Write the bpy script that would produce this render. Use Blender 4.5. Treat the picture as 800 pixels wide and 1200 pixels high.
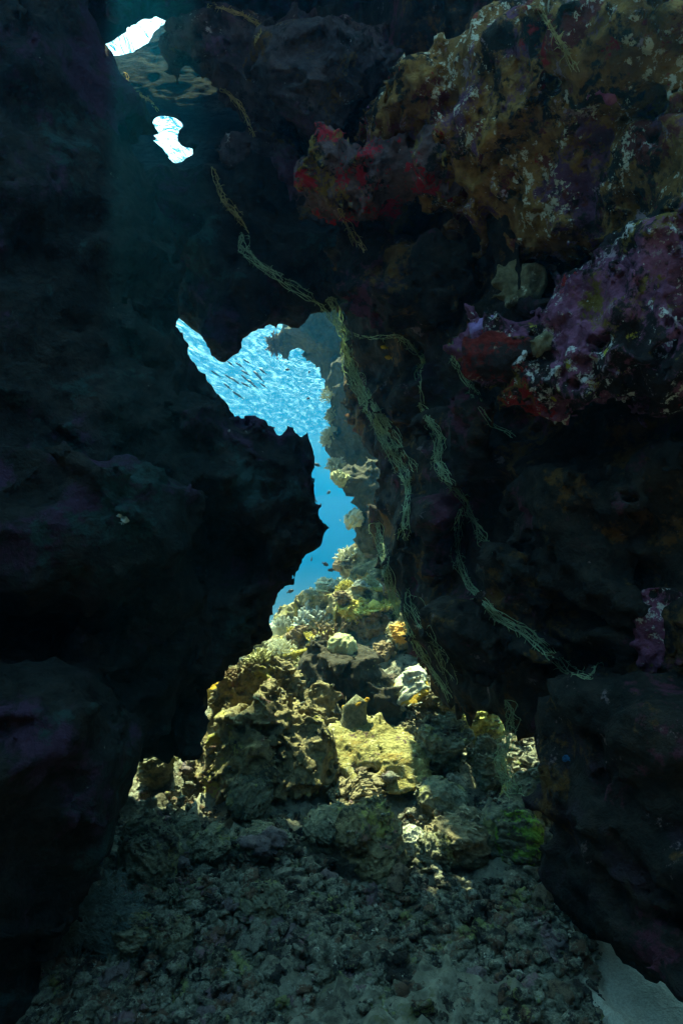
import bpy, math, random, time
import numpy as np
from mathutils import Vector, Matrix
from mathutils.bvhtree import BVHTree

random.seed(7)
for o in list(bpy.data.objects):
    bpy.data.objects.remove(o)
SC = bpy.context.scene
COL = SC.collection

# ------------------------------------------------------------------ camera
F = 782.0                      # focal length in pixels of the 800 x 1200 photograph
cam_d = bpy.data.cameras.new('camera')
cam = bpy.data.objects.new('camera', cam_d)
COL.objects.link(cam)
cam.location = (0, 0, 0)
cam.rotation_euler = (math.radians(90), 0, 0)
cam_d.sensor_fit = 'VERTICAL'
cam_d.sensor_height = 24.0
cam_d.lens = 24.0 * F / 1200.0
cam_d.clip_start = 0.02
cam_d.clip_end = 1200
SC.camera = cam

# ------------------------------------------------------------------ sky, sun, exposure
SUN_EL, SUN_AZ = math.radians(61), math.radians(-18)   # azimuth: from +Y (ahead), negative = to the left
world = bpy.data.worlds.new('World')
SC.world = world
world.use_nodes = True
wn, wl = world.node_tree.nodes, world.node_tree.links
sky = wn.new('ShaderNodeTexSky')
sky.sky_type = 'NISHITA'
sky.sun_disc = False
sky.sun_elevation = SUN_EL
sky.sun_rotation = SUN_AZ
bg = wn['Background']
bg.inputs['Strength'].default_value = 0.15
wl.new(sky.outputs['Color'], bg.inputs['Color'])
sun_d = bpy.data.lights.new('sun', 'SUN')
sun_d.energy = 5.0
sun_d.angle = math.radians(0.6)
sun_d.color = (1.0, 0.67, 0.50)
sun = bpy.data.objects.new('sun', sun_d)
COL.objects.link(sun)
sdir = Vector((math.sin(SUN_AZ) * math.cos(SUN_EL), math.cos(SUN_AZ) * math.cos(SUN_EL), math.sin(SUN_EL)))
sun.rotation_euler = sdir.to_track_quat('Z', 'Y').to_euler()
sun.location = sdir * 30
SC.view_settings.view_transform = 'Standard'
SC.view_settings.look = 'None'
SC.view_settings.exposure = 2.95
SC.view_settings.gamma = 1.0
SC.view_settings.use_curve_mapping = False
cy = SC.cycles
cy.max_bounces = 7
cy.diffuse_bounces = 3
cy.glossy_bounces = 2
cy.transmission_bounces = 2
cy.volume_bounces = 1
cy.transparent_max_bounces = 24
cy.use_denoising = True
cy.sample_clamp_indirect = 4.0
cy.caustics_reflective = False
cy.caustics_refractive = False


# ------------------------------------------------------------------ small helpers
def px(x, y, d):
    """point at depth d seen at pixel (x, y) of the 800 x 1200 photograph"""
    return Vector(((x - 400) / F * d, d, (600 - y) / F * d))


_rng = np.random.default_rng(11)
TAB = _rng.uniform(-1, 1, (32, 32, 32)).astype(np.float32)
_rot = np.array(Matrix.Rotation(0.7, 3, 'X') @ Matrix.Rotation(1.1, 3, 'Z') @ Matrix.Rotation(0.4, 3, 'Y'), dtype=np.float32)


def vnoise(p):
    """value noise, p is (N,3), result in -1..1"""
    i = np.floor(p).astype(np.int32)
    f = p - i
    f = f * f * f * (f * (f * 6 - 15) + 10)
    i0 = i & 31
    i1 = (i + 1) & 31
    x0, y0, z0 = i0[:, 0], i0[:, 1], i0[:, 2]
    x1, y1, z1 = i1[:, 0], i1[:, 1], i1[:, 2]
    fx, fy, fz = f[:, 0], f[:, 1], f[:, 2]
    a = TAB[x0, y0, z0] * (1 - fx) + TAB[x1, y0, z0] * fx
    b = TAB[x0, y1, z0] * (1 - fx) + TAB[x1, y1, z0] * fx
    c = TAB[x0, y0, z1] * (1 - fx) + TAB[x1, y0, z1] * fx
    d = TAB[x0, y1, z1] * (1 - fx) + TAB[x1, y1, z1] * fx
    return (a * (1 - fy) + b * fy) * (1 - fz) + (c * (1 - fy) + d * fy) * fz


def fbm(p, freq, octs=3, seed=0, billow=False, gain=0.5):
    p = (np.asarray(p, dtype=np.float32) * freq + np.float32(seed * 7.31 + 3.7))
    out = np.zeros(len(p), dtype=np.float32)
    a = 1.0
    for k in range(octs):
        n = vnoise(p)
        if billow:
            n = np.abs(n) * 2.2 - 0.66
        out += a * n
        a *= gain
        p = (p @ _rot) * 2.03 + 11.3
    return out


def np_mesh(name, verts, faces):
    """mesh from an (N,3) array and an (M,k) array of indices"""
    me = bpy.data.meshes.new(name)
    verts = np.ascontiguousarray(verts, dtype=np.float32)
    faces = np.ascontiguousarray(faces, dtype=np.int32)
    m, k = faces.shape
    me.vertices.add(len(verts))
    me.vertices.foreach_set('co', verts.ravel())
    me.loops.add(m * k)
    me.loops.foreach_set('vertex_index', faces.ravel())
    me.polygons.add(m)
    me.polygons.foreach_set('loop_start', np.arange(0, m * k, k, dtype=np.int32))
    me.polygons.foreach_set('use_smooth', np.ones(m, dtype=bool))
    me.update(calc_edges=True)
    me.validate()
    return me


class MB:
    """collects rings, tubes and lumps of one mesh"""
    def __init__(self):
        self.v, self.f, self.n = [], [], 0

    def add(self, v, f):
        self.v.append(np.asarray(v, dtype=np.float32))
        for q in f:
            self.f.append(tuple(i + self.n for i in q))
        self.n += len(v)

    def tube(self, pts, rad, sides=5, cap=True):
        pts = [Vector(p) for p in pts]
        n = len(pts)
        if not hasattr(rad, '__len__'):
            rad = [rad] * n
        vs, fs = [], []
        ref = Vector((0.31, 0.22, 0.92)).normalized()
        for i, p in enumerate(pts):
            t = (pts[min(i + 1, n - 1)] - pts[max(i - 1, 0)])
            if t.length < 1e-9:
                t = Vector((0, 0, 1))
            t.normalize()
            r0 = ref if abs(t.dot(ref)) < 0.95 else Vector((1, 0, 0))
            a = t.cross(r0).normalized()
            b = t.cross(a)
            for s in range(sides):
                an = 2 * math.pi * s / sides
                vs.append(p + (a * math.cos(an) + b * math.sin(an)) * rad[i])
        for i in range(n - 1):
            for s in range(sides):
                s2 = (s + 1) % sides
                fs.append((i * sides + s, i * sides + s2, (i + 1) * sides + s2, (i + 1) * sides + s))
        if cap:
            vs.append(pts[-1] + (pts[-1] - pts[-2]).normalized() * rad[-1] * 0.8)
            k = len(vs) - 1
            for s in range(sides):
                fs.append(((n - 1) * sides + s, (n - 1) * sides + (s + 1) % sides, k))
            vs.append(pts[0])
            k = len(vs) - 1
            for s in range(sides):
                fs.append(((s + 1) % sides, s, k))
        self.add([tuple(v) for v in vs], fs)

    def mesh(self, name):
        me = bpy.data.meshes.new(name)
        me.from_pydata(np.concatenate(self.v).tolist(), [], self.f)
        me.polygons.foreach_set('use_smooth', np.ones(len(me.polygons), dtype=bool))
        me.update()
        return me


def link(name, me, mat, parent=None, label=None, cat=None, group=None, kind=None):
    o = bpy.data.objects.new(name, me)
    COL.objects.link(o)
    if mat is not None and me is not None:
        me.materials.clear()
        me.materials.append(mat)
    if parent is not None:
        o.parent = parent
    tag(o, label, cat, group, kind)
    return o


def tag(o, label=None, cat=None, group=None, kind=None):
    if label: o['label'] = label
    if cat: o['category'] = cat
    if group: o['group'] = group
    if kind: o['kind'] = kind
    return o


def thing(name, loc, label, cat, group=None):
    o = bpy.data.objects.new(name, None)
    COL.objects.link(o)
    o.location = loc
    o.empty_display_size = 0.1
    return tag(o, label, cat, group)


# ------------------------------------------------------------------ signed-distance rock building
def surface_nets(s, org, h):
    ins = s < 0
    nx, ny, nz = s.shape
    cnt = np.zeros((nx - 1, ny - 1, nz - 1), dtype=np.int8)
    cor = [(a, b, c) for a in (0, 1) for b in (0, 1) for c in (0, 1)]
    for a, b, c in cor:
        cnt += ins[a:nx - 1 + a, b:ny - 1 + b, c:nz - 1 + c]
    act = (cnt > 0) & (cnt < 8)
    I, J, K = np.nonzero(act)
    vid = np.full(act.shape, -1, dtype=np.int32)
    vid[I, J, K] = np.arange(len(I))
    pos = np.zeros((len(I), 3), dtype=np.float32)
    num = np.zeros(len(I), dtype=np.float32)
    for a, b, c in cor:
        for ax in range(3):
            if (a, b, c)[ax]:
                continue
            e = [a, b, c]
            e[ax] = 1
            s0 = s[I + a, J + b, K + c]
            s1 = s[I + e[0], J + e[1], K + e[2]]
            m = (s0 < 0) != (s1 < 0)
            den = np.where(m, s0 - s1, 1)
            t = np.where(m, s0 / den, 0)
            p = np.empty((len(I), 3), dtype=np.float32)
            p[:, 0], p[:, 1], p[:, 2] = a, b, c
            p[:, ax] = t
            pos += np.where(m[:, None], p, 0)
            num += m
    pos /= np.maximum(num, 1)[:, None]
    pos += np.stack([I, J, K], 1)
    pos = pos * h + np.asarray(org, dtype=np.float32)
    quads = []
    for ax in range(3):
        sl0 = [slice(1, -1)] * 3
        sl1 = [slice(1, -1)] * 3
        sl0[ax] = slice(0, -1)
        sl1[ax] = slice(1, None)
        A, B = ins[tuple(sl0)], ins[tuple(sl1)]
        for flip in (False, True):
            m = (A & ~B) if not flip else (~A & B)
            i, j, k = np.nonzero(m)
            off = [1, 1, 1]
            off[ax] = 0
            i, j, k = i + off[0], j + off[1], k + off[2]
            u, v = [(1, 2), (2, 0), (0, 1)][ax]
            c = []
            for du, dv in ((-1, -1), (0, -1), (0, 0), (-1, 0)):
                d = [0, 0, 0]
                d[u], d[v] = du, dv
                c.append(vid[i + d[0], j + d[1], k + d[2]])
            if flip:
                c = c[::-1]
            quads.append(np.stack(c, 1))
    q = np.concatenate(quads)
    q = q[(q >= 0).all(1)]
    return pos, q


def poly_sdf(px_, pz_, poly):
    """signed distance of 2-D points to a closed polygon (negative inside)"""
    n = len(poly)
    best = np.full(px_.shape, 1e9, dtype=np.float32)
    inside = np.zeros(px_.shape, dtype=bool)
    for i in range(n):
        ax, az = poly[i]
        bx, bz = poly[(i + 1) % n]
        ex, ez = bx - ax, bz - az
        l2 = ex * ex + ez * ez + 1e-12
        t = np.clip(((px_ - ax) * ex + (pz_ - az) * ez) / l2, 0, 1)
        dx, dz = px_ - (ax + t * ex), pz_ - (az + t * ez)
        best = np.minimum(best, dx * dx + dz * dz)
        if abs(ez) > 1e-9:
            c = ((az > pz_) != (bz > pz_)) & (px_ < ex * (pz_ - az) / ez + ax)
            inside ^= c
    d = np.sqrt(best)
    return np.where(inside, -d, d)


def smooth_poly(p, it=1):
    for _ in range(it):
        q = []
        for i in range(len(p)):
            a, b = p[i], p[(i + 1) % len(p)]
            q.append((a[0] * .75 + b[0] * .25, a[1] * .75 + b[1] * .25))
            q.append((a[0] * .25 + b[0] * .75, a[1] * .25 + b[1] * .75))
        p = q
    return p


class Slab:
    """a thick rounded mass whose outline was traced: it stands on the plane y = D0 + kx x + kz z"""
    def __init__(s, pts, D0, kx=0., kz=0., front=.4, back=.5, r=.3, holes=(), relief=.12, rf=1.6, seed=1, sm=1, taper=.35):
        s.taper = taper
        s.D0, s.kx, s.kz, s.fr, s.bk, s.relief, s.rf, s.seed = D0, kx, kz, front, back, relief, rf, seed
        s.r = min(r, (front + back) / 2 * .98)

        def tow(P):
            out = []
            for (x, y) in P:
                u, v = (x - 400) / F, (600 - y) / F
                d = D0 / (1 - kx * u - kz * v)
                out.append((u * d, v * d))
            return out
        s.poly = smooth_poly(tow(pts), sm)
        s.holes = [smooth_poly([((x - 400) / F, (600 - y) / F) for (x, y) in hh], 1) for hh in holes]
        a = np.array(s.poly)
        x0, z0 = a.min(0)
        x1, z1 = a.max(0)
        ys = [D0 + kx * x + kz * z for x in (x0, x1) for z in (z0, z1)]
        s.lo = np.array([x0, min(ys) - front - relief * 1.5, z0])
        s.hi = np.array([x1, max(ys) + back + relief * 1.5, z1])

    def ev(s, gx, gy, gz):
        X2, Z2 = np.meshgrid(gx, gz, indexing='ij')
        d2 = poly_sdf(X2, Z2, s.poly)
        pl = s.D0 + s.kx * X2 + s.kz * Z2
        q = np.stack([X2.ravel(), np.zeros(X2.size), Z2.ravel()], 1)
        pl = pl + s.relief * fbm(q, s.rf, 3, s.seed, billow=True).reshape(X2.shape)
        c = (s.bk - s.fr) / 2
        hh = (s.bk + s.fr) / 2
        sc = 1 / math.sqrt(1 + s.kx ** 2 + s.kz ** 2)
        yy = (np.abs(gy[None, :, None] - pl[:, None, :] - c) - hh) * sc
        a = d2[:, None, :] + s.r + s.taper * np.maximum(gy[None, :, None] - pl[:, None, :], 0)
        b = yy + s.r
        out = np.minimum(np.maximum(a, b), 0) + np.sqrt(np.maximum(a, 0) ** 2 + np.maximum(b, 0) ** 2) - s.r
        for hh in s.holes:                                   # shafts that rise outwards through the roof
            for j, y in enumerate(gy):
                k = 1 / y
                xs, zs = np.meshgrid(gx * k, gz * k, indexing='ij')
                out[:, j, :] = np.maximum(out[:, j, :], -poly_sdf(xs, zs, hh) * y)
        return out


class Ball:
    """an ellipsoid, centre and radii in metres, turned about z and tilted"""
    def __init__(s, c, r, rot=None):
        s.c, s.r = np.array(c, dtype=np.float32), np.array(r, dtype=np.float32)
        s.R = np.array(rot if rot is not None else np.eye(3), dtype=np.float32)
        m = s.r.max() if rot is not None else s.r
        s.lo, s.hi = s.c - m, s.c + m

    def ev(s, gx, gy, gz):
        X, Y, Z = gx[:, None, None] - s.c[0], gy[None, :, None] - s.c[1], gz[None, None, :] - s.c[2]
        R = s.R
        x = R[0, 0] * X + R[1, 0] * Y + R[2, 0] * Z
        y = R[0, 1] * X + R[1, 1] * Y + R[2, 1] * Z
        z = R[0, 2] * X + R[1, 2] * Y + R[2, 2] * Z
        k0 = np.sqrt((x / s.r[0]) ** 2 + (y / s.r[1]) ** 2 + (z / s.r[2]) ** 2)
        return (k0 - 1) * float(s.r.min()) * .5 + (k0 - 1) * float(np.median(s.r)) * .5


def sdf_mesh(name, prims, h, noise=((2.2, .10, 1), (7, .035, 1)), blend=.12, seed=1, lo=None, hi=None, ridges=0.0):
    """rock mesh: smooth union of the prims, roughened; noise = (frequency, amplitude, billowed?)"""
    amp = sum(abs(n[1]) for n in noise) * 1.3 + h * 2
    a = np.min([p.lo for p in prims], 0) - amp
    b = np.max([p.hi for p in prims], 0) + amp
    if lo is not None: a = np.maximum(a, lo)
    if hi is not None: b = np.minimum(b, hi)
    g = [np.arange(a[i], b[i] + h, h, dtype=np.float32) for i in range(3)]
    s = None
    for p in prims:
        d = p.ev(*g).astype(np.float32)
        d = np.broadcast_to(d, (len(g[0]), len(g[1]), len(g[2])))
        if s is None:
            s = d.copy()
        else:
            k = np.clip(.5 + .5 * (s - d) / blend, 0, 1)
            s = s * (1 - k) + d * k - blend * k * (1 - k)
    m = np.abs(s) < amp * 1.4
    I, J, K = np.nonzero(m)
    P = np.stack([g[0][I], g[1][J], g[2][K]], 1)
    n = np.zeros(len(P), dtype=np.float32)
    # warp so that lumps are not round everywhere
    W = P.copy()
    for ax in range(3):
        W[:, ax] += .12 * fbm(P, 1.9, 2, seed + 20 + ax)
    for fi, (fr, am, bl) in enumerate(noise):
        n += am * fbm(W, fr, 3 if fi < 2 else 2, seed + fi * 3, billow=bool(bl))
    s[I, J, K] += -n if False else n
    s[0], s[-1] = 1, 1
    s[:, 0], s[:, -1] = 1, 1
    s[:, :, 0], s[:, :, -1] = 1, 1
    v, q = surface_nets(s, (g[0][0], g[1][0], g[2][0]), h)
    return np_mesh(name, v, q)


# ------------------------------------------------------------------ materials
def mat_new(name):
    m = bpy.data.materials.new(name)
    m.use_nodes = True
    nt = m.node_tree
    b = nt.nodes['Principled BSDF']
    return m, nt, b


def N(nt, t, **kw):
    n = nt.nodes.new(t)
    for k, v in kw.items():
        if k in n.inputs:
            n.inputs[k].default_value = v
        else:
            setattr(n, k, v)
    return n


def noise_tex(nt, co, scale, detail=4, rough=.55, off=0.0, dist=0.0):
    mp = N(nt, 'ShaderNodeMapping')
    mp.inputs['Location'].default_value = (off, off * 1.7, off * .6)
    nt.links.new(co, mp.inputs['Vector'])
    n = N(nt, 'ShaderNodeTexNoise', Scale=scale, Detail=detail, Roughness=rough, Distortion=dist)
    nt.links.new(mp.outputs[0], n.inputs['Vector'])
    return n.outputs['Fac']


def ramp(nt, fac, a, b, ca=0.0, cb=1.0):
    r = N(nt, 'ShaderNodeMapRange')
    r.inputs['From Min'].default_value = a
    r.inputs['From Max'].default_value = b
    r.inputs['To Min'].default_value = ca
    r.inputs['To Max'].default_value = cb
    nt.links.new(fac, r.inputs['Value'])
    return r.outputs['Result']


def mix(nt, fac, c1, c2):
    m = N(nt, 'ShaderNodeMix', data_type='RGBA')
    for s, v in ((m.inputs[0], fac), (m.inputs[6], c1), (m.inputs[7], c2)):
        if isinstance(v, (int, float)):
            s.default_value = v
        elif isinstance(v, tuple):
            s.default_value = (*v, 1)
        else:
            nt.links.new(v, s)
    return m.outputs[2]


def rock_mat(name, c1, c2, patches=(), specks=(), bump=.85, bscale=1.0, rough=.92, scale=1.0):
    """patches: (colour, scale, threshold, softness, offset); specks the same but small"""
    m, nt, b = mat_new(name)
    co = N(nt, 'ShaderNodeTexCoord').outputs['Object']
    col = mix(nt, ramp(nt, noise_tex(nt, co, 3.1 * scale, 6, .65, 2.3), .35, .65), c1, c2)
    col = mix(nt, ramp(nt, noise_tex(nt, co, 23 * scale, 5, .6, 5.1), .40, .68, 0, .75), col, tuple(x * .45 for x in c1))
    for (c, sc, th, so, off) in patches:
        f = noise_tex(nt, co, sc, 8, .68, off, .15)
        f2 = noise_tex(nt, co, sc * 9, 5, .7, off + 3, .1)
        mm = N(nt, 'ShaderNodeMath', operation='MULTIPLY_ADD')
        nt.links.new(f2, mm.inputs[0])
        mm.inputs[1].default_value = .35
        nt.links.new(f, mm.inputs[2])
        col = mix(nt, ramp(nt, mm.outputs[0], th + .175, th + .175 + so), col, c)
    for (c, sc, th, so, off) in specks:
        f = noise_tex(nt, co, sc * .6, 8, .75, off, .1)
        g = noise_tex(nt, co, sc * .12, 2, .5, off + 7)
        mm = N(nt, 'ShaderNodeMath', operation='MULTIPLY_ADD')
        nt.links.new(g, mm.inputs[0])
        mm.inputs[1].default_value = .5
        nt.links.new(f, mm.inputs[2])
        col = mix(nt, ramp(nt, mm.outputs[0], th + .25, th + .25 + so), col, c)
    nt.links.new(col, b.inputs['Base Color'])
    b.inputs['Roughness'].default_value = rough
    b.inputs['Specular IOR Level'].default_value = .12
    h1 = noise_tex(nt, co, 9 * bscale, 8, .68, 1.0, .5)
    h2 = noise_tex(nt, co, 46 * bscale, 5, .65, 4.0, .4)
    v = N(nt, 'ShaderNodeTexVoronoi', Scale=26 * bscale)
    nt.links.new(co, v.inputs['Vector'])
    s1 = N(nt, 'ShaderNodeMath', operation='MULTIPLY_ADD')
    nt.links.new(h2, s1.inputs[0]); s1.inputs[1].default_value = .38; nt.links.new(h1, s1.inputs[2])
    s2 = N(nt, 'ShaderNodeMath', operation='MULTIPLY_ADD')
    nt.links.new(v.outputs['Distance'], s2.inputs[0]); s2.inputs[1].default_value = .22; nt.links.new(s1.outputs[0], s2.inputs[2])
    bp = N(nt, 'ShaderNodeBump', Strength=bump, Distance=.06 / bscale)
    nt.links.new(s2.outputs[0], bp.inputs['Height'])
    nt.links.new(bp.outputs[0], b.inputs['Normal'])
    return m


def plain_mat(name, c1, c2, scale=20, rough=.85, bump=.3):
    m, nt, b = mat_new(name)
    co = N(nt, 'ShaderNodeTexCoord').outputs['Object']
    f = noise_tex(nt, co, scale, 4, .6, 1.3)
    nt.links.new(mix(nt, ramp(nt, f, .35, .65), c1, c2), b.inputs['Base Color'])
    b.inputs['Roughness'].default_value = rough
    b.inputs['Specular IOR Level'].default_value = .15
    if bump:
        bp = N(nt, 'ShaderNodeBump', Strength=bump, Distance=.02)
        nt.links.new(noise_tex(nt, co, scale * 3, 4, .6, 3), bp.inputs['Height'])
        nt.links.new(bp.outputs[0], b.inputs['Normal'])
    return m


PURPLE, MAUVE, RED, OCHRE = (.15, .06, .12), (.28, .16, .26), (.30, .02, .02), (.22, .12, .025)
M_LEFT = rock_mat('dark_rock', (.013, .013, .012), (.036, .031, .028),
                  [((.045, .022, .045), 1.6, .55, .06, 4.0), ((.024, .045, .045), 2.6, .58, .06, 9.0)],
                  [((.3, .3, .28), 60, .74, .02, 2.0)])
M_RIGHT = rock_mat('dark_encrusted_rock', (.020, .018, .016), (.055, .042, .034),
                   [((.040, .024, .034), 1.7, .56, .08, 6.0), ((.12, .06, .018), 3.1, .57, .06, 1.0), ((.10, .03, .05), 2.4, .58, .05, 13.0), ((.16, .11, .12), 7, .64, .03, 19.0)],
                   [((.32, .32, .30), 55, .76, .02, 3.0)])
M_UPPER = rock_mat('ochre_encrusted_rock', (.20, .095, .03), (.44, .23, .07),
                   [(PURPLE, 2.4, .55, .05, 2.0), ((.03, .025, .02), 3.4, .515, .05, 8.0), ((.15, .035, .03), 5.0, .57, .04, 41.0), (RED, 4.2, .62, .03, 12.0), ((.36, .24, .28), 9.0, .62, .03, 17.0)],
                   [((.66, .58, .46), 48, .61, .02, 5.0), (RED, 22, .66, .02, 15.0), ((.45, .12, .30), 16, .69, .02, 25.0)], bump=1.0, bscale=1.8)
M_PURPLE = rock_mat('purple_encrusted_rock', (.17, .05, .10), (.34, .12, .22),
                    [((.03, .02, .02), 3.5, .50, .05, 3.0), ((.20, .13, .03), 4.0, .57, .05, 7.0), ((.34, .22, .26), 9.0, .60, .03, 27.0), (RED, 3.6, .62, .03, 21.0)],
                    [((.66, .60, .58), 42, .60, .03, 6.0), ((.45, .38, .05), 30, .68, .03, 9.0)], bump=1.0, bscale=1.8)
M_CEIL = rock_mat('purple_grey_rock', (.045, .036, .042), (.11, .085, .095), [((.10, .05, .09), 2.2, .54, .06, 6.0), ((.12, .07, .025), 4.0, .60, .05, 1.0), ((.02, .018, .018), 4.5, .56, .05, 9.0)], [((.3, .27, .28), 50, .66, .02, 3.0)], bump=1.0, bscale=1.5)
M_REDTOP = rock_mat('red_encrusted_rock', (.10, .06, .065), (.20, .12, .13),
                    [((.40, .02, .04), 7.0, .535, .03, 14.0), ((.02, .016, .015), 4.0, .56, .05, 33.0), ((.24, .15, .04), 4.5, .58, .05, 7.0)],
                    [((.6, .5, .5), 45, .70, .03, 6.0)])
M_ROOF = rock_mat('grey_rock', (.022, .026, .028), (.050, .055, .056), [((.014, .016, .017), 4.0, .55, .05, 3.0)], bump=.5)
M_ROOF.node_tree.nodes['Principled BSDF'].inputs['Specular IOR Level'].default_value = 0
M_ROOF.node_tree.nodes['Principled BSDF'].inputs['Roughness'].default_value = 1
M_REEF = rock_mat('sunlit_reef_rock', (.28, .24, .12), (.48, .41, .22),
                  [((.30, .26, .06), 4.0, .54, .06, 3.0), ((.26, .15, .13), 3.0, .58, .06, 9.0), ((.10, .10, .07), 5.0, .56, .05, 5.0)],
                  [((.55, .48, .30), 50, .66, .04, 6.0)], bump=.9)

# ------------------------------------------------------------------ water: surface seen from below, and the water itself
WZ = 5.0


def build_water():
    n = 90
    t = np.linspace(-1, 1, n)
    xs = np.sign(t) * np.abs(t) ** 2.2 * 170
    ys = np.linspace(0, 1, n) ** 2.0 * 225 - 12
    X, Y = np.meshgrid(xs, ys, indexing='ij')
    v = np.stack([X.ravel(), Y.ravel(), np.full(X.size, WZ)], 1)
    i = np.arange(n * n).reshape(n, n)
    q = np.stack([i[:-1, :-1].ravel(), i[1:, :-1].ravel(), i[1:, 1:].ravel(), i[:-1, 1:].ravel()], 1)
    m = bpy.data.materials.new('water_surface')
    m.use_nodes = True
    nt = m.node_tree
    nt.nodes.remove(nt.nodes['Principled BSDF'])
    out = nt.nodes['Material Output']
    co = N(nt, 'ShaderNodeTexCoord').outputs['Object']
    mp = N(nt, 'ShaderNodeMapping')
    mp.inputs['Rotation'].default_value = (0, 0, .35)
    mp.inputs['Scale'].default_value = (1.5, .42, 1)
    nt.links.new(co, mp.inputs['Vector'])
    w1 = noise_tex(nt, mp.outputs[0], .55, 3, .55, 0, 1.2)
    w2 = noise_tex(nt, mp.outputs[0], 2.2, 4, .6, 3, 1.5)
    ad = N(nt, 'ShaderNodeMath', operation='MULTIPLY_ADD')
    nt.links.new(w2, ad.inputs[0]); ad.inputs[1].default_value = .35; nt.links.new(w1, ad.inputs[2])
    bp = N(nt, 'ShaderNodeBump', Strength=1.0, Distance=.27)
    nt.links.new(ad.outputs[0], bp.inputs['Height'])
    lw = N(nt, 'ShaderNodeLayerWeight', Blend=.5)
    nt.links.new(bp.outputs[0], lw.inputs['Normal'])
    fac = ramp(nt, lw.outputs['Facing'], .53, .65, 0, 1)      # steep view: through to the sky; grazing view: mirrored
    tr = N(nt, 'ShaderNodeBsdfTransparent')
    tr.inputs[0].default_value = (.58, 1.0, .76, 1)
    gl = N(nt, 'ShaderNodeBsdfGlossy', Roughness=.08)
    gl.inputs['Color'].default_value = (.9, .97, 1, 1)
    nt.links.new(bp.outputs[0], gl.inputs['Normal'])
    mx = N(nt, 'ShaderNodeMixShader')
    nt.links.new(fac, mx.inputs[0]); nt.links.new(tr.outputs[0], mx.inputs[1]); nt.links.new(gl.outputs[0], mx.inputs[2])
    nt.links.new(mx.outputs[0], out.inputs['Surface'])
    link('water_surface', np_mesh('water_surface', v, q), m, kind='structure')


def build_haze():
    x0, x1, y0, y1, z0, z1 = -172, 172, -14, 216, -22, WZ + .3
    v = [(x, y, z) for z in (z0, z1) for y in (y0, y1) for x in (x0, x1)]
    f = [(0, 2, 3, 1), (4, 5, 7, 6), (0, 1, 5, 4), (2, 6, 7, 3), (0, 4, 6, 2), (1, 3, 7, 5)]
    me = bpy.data.meshes.new('haze')
    me.from_pydata(v, [], f)
    m = bpy.data.materials.new('sea_water_haze')
    m.use_nodes = True
    nt = m.node_tree
    nt.nodes.remove(nt.nodes['Principled BSDF'])
    pv = N(nt, 'ShaderNodeVolumePrincipled')
    pv.inputs['Color'].default_value = (.005, .235, .50, 1)
    pv.inputs['Density'].default_value = .024
    pv.inputs['Anisotropy'].default_value = .8
    nt.links.new(pv.outputs[0], nt.nodes['Material Output'].inputs['Volume'])
    link('haze', me, m, kind='stuff')


build_water()
build_haze()


# ------------------------------------------------------------------ seabed
def floor_z(x, y):
    x = np.asarray(x, dtype=np.float32)
    y = np.asarray(y, dtype=np.float32)
    b = np.interp(y, [-60, 0, 2, 3, 4, 5, 6, 7.5, 8.3, 9.5, 12, 30, 80, 300],
                  [-1.6, -1.55, -1.5, -1.43, -1.28, -1.12, -1.0, -.88, -.92, -1.7, -4, -9, -13, -15])
    tilt = np.interp(y, [4, 7, 9, 14], [0, .72, .72, 0])
    return b + tilt * np.clip(x, -2.2, 1.3)


def sand_mask(x, y):
    """1 on the bare sand at the foot of the right wall"""
    d = (x - (.57 + .28 * (2.3 - y))) * 3.2
    return np.clip(d, 0, 1) * np.clip((2.75 - y) * 4, 0, 1)


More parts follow.
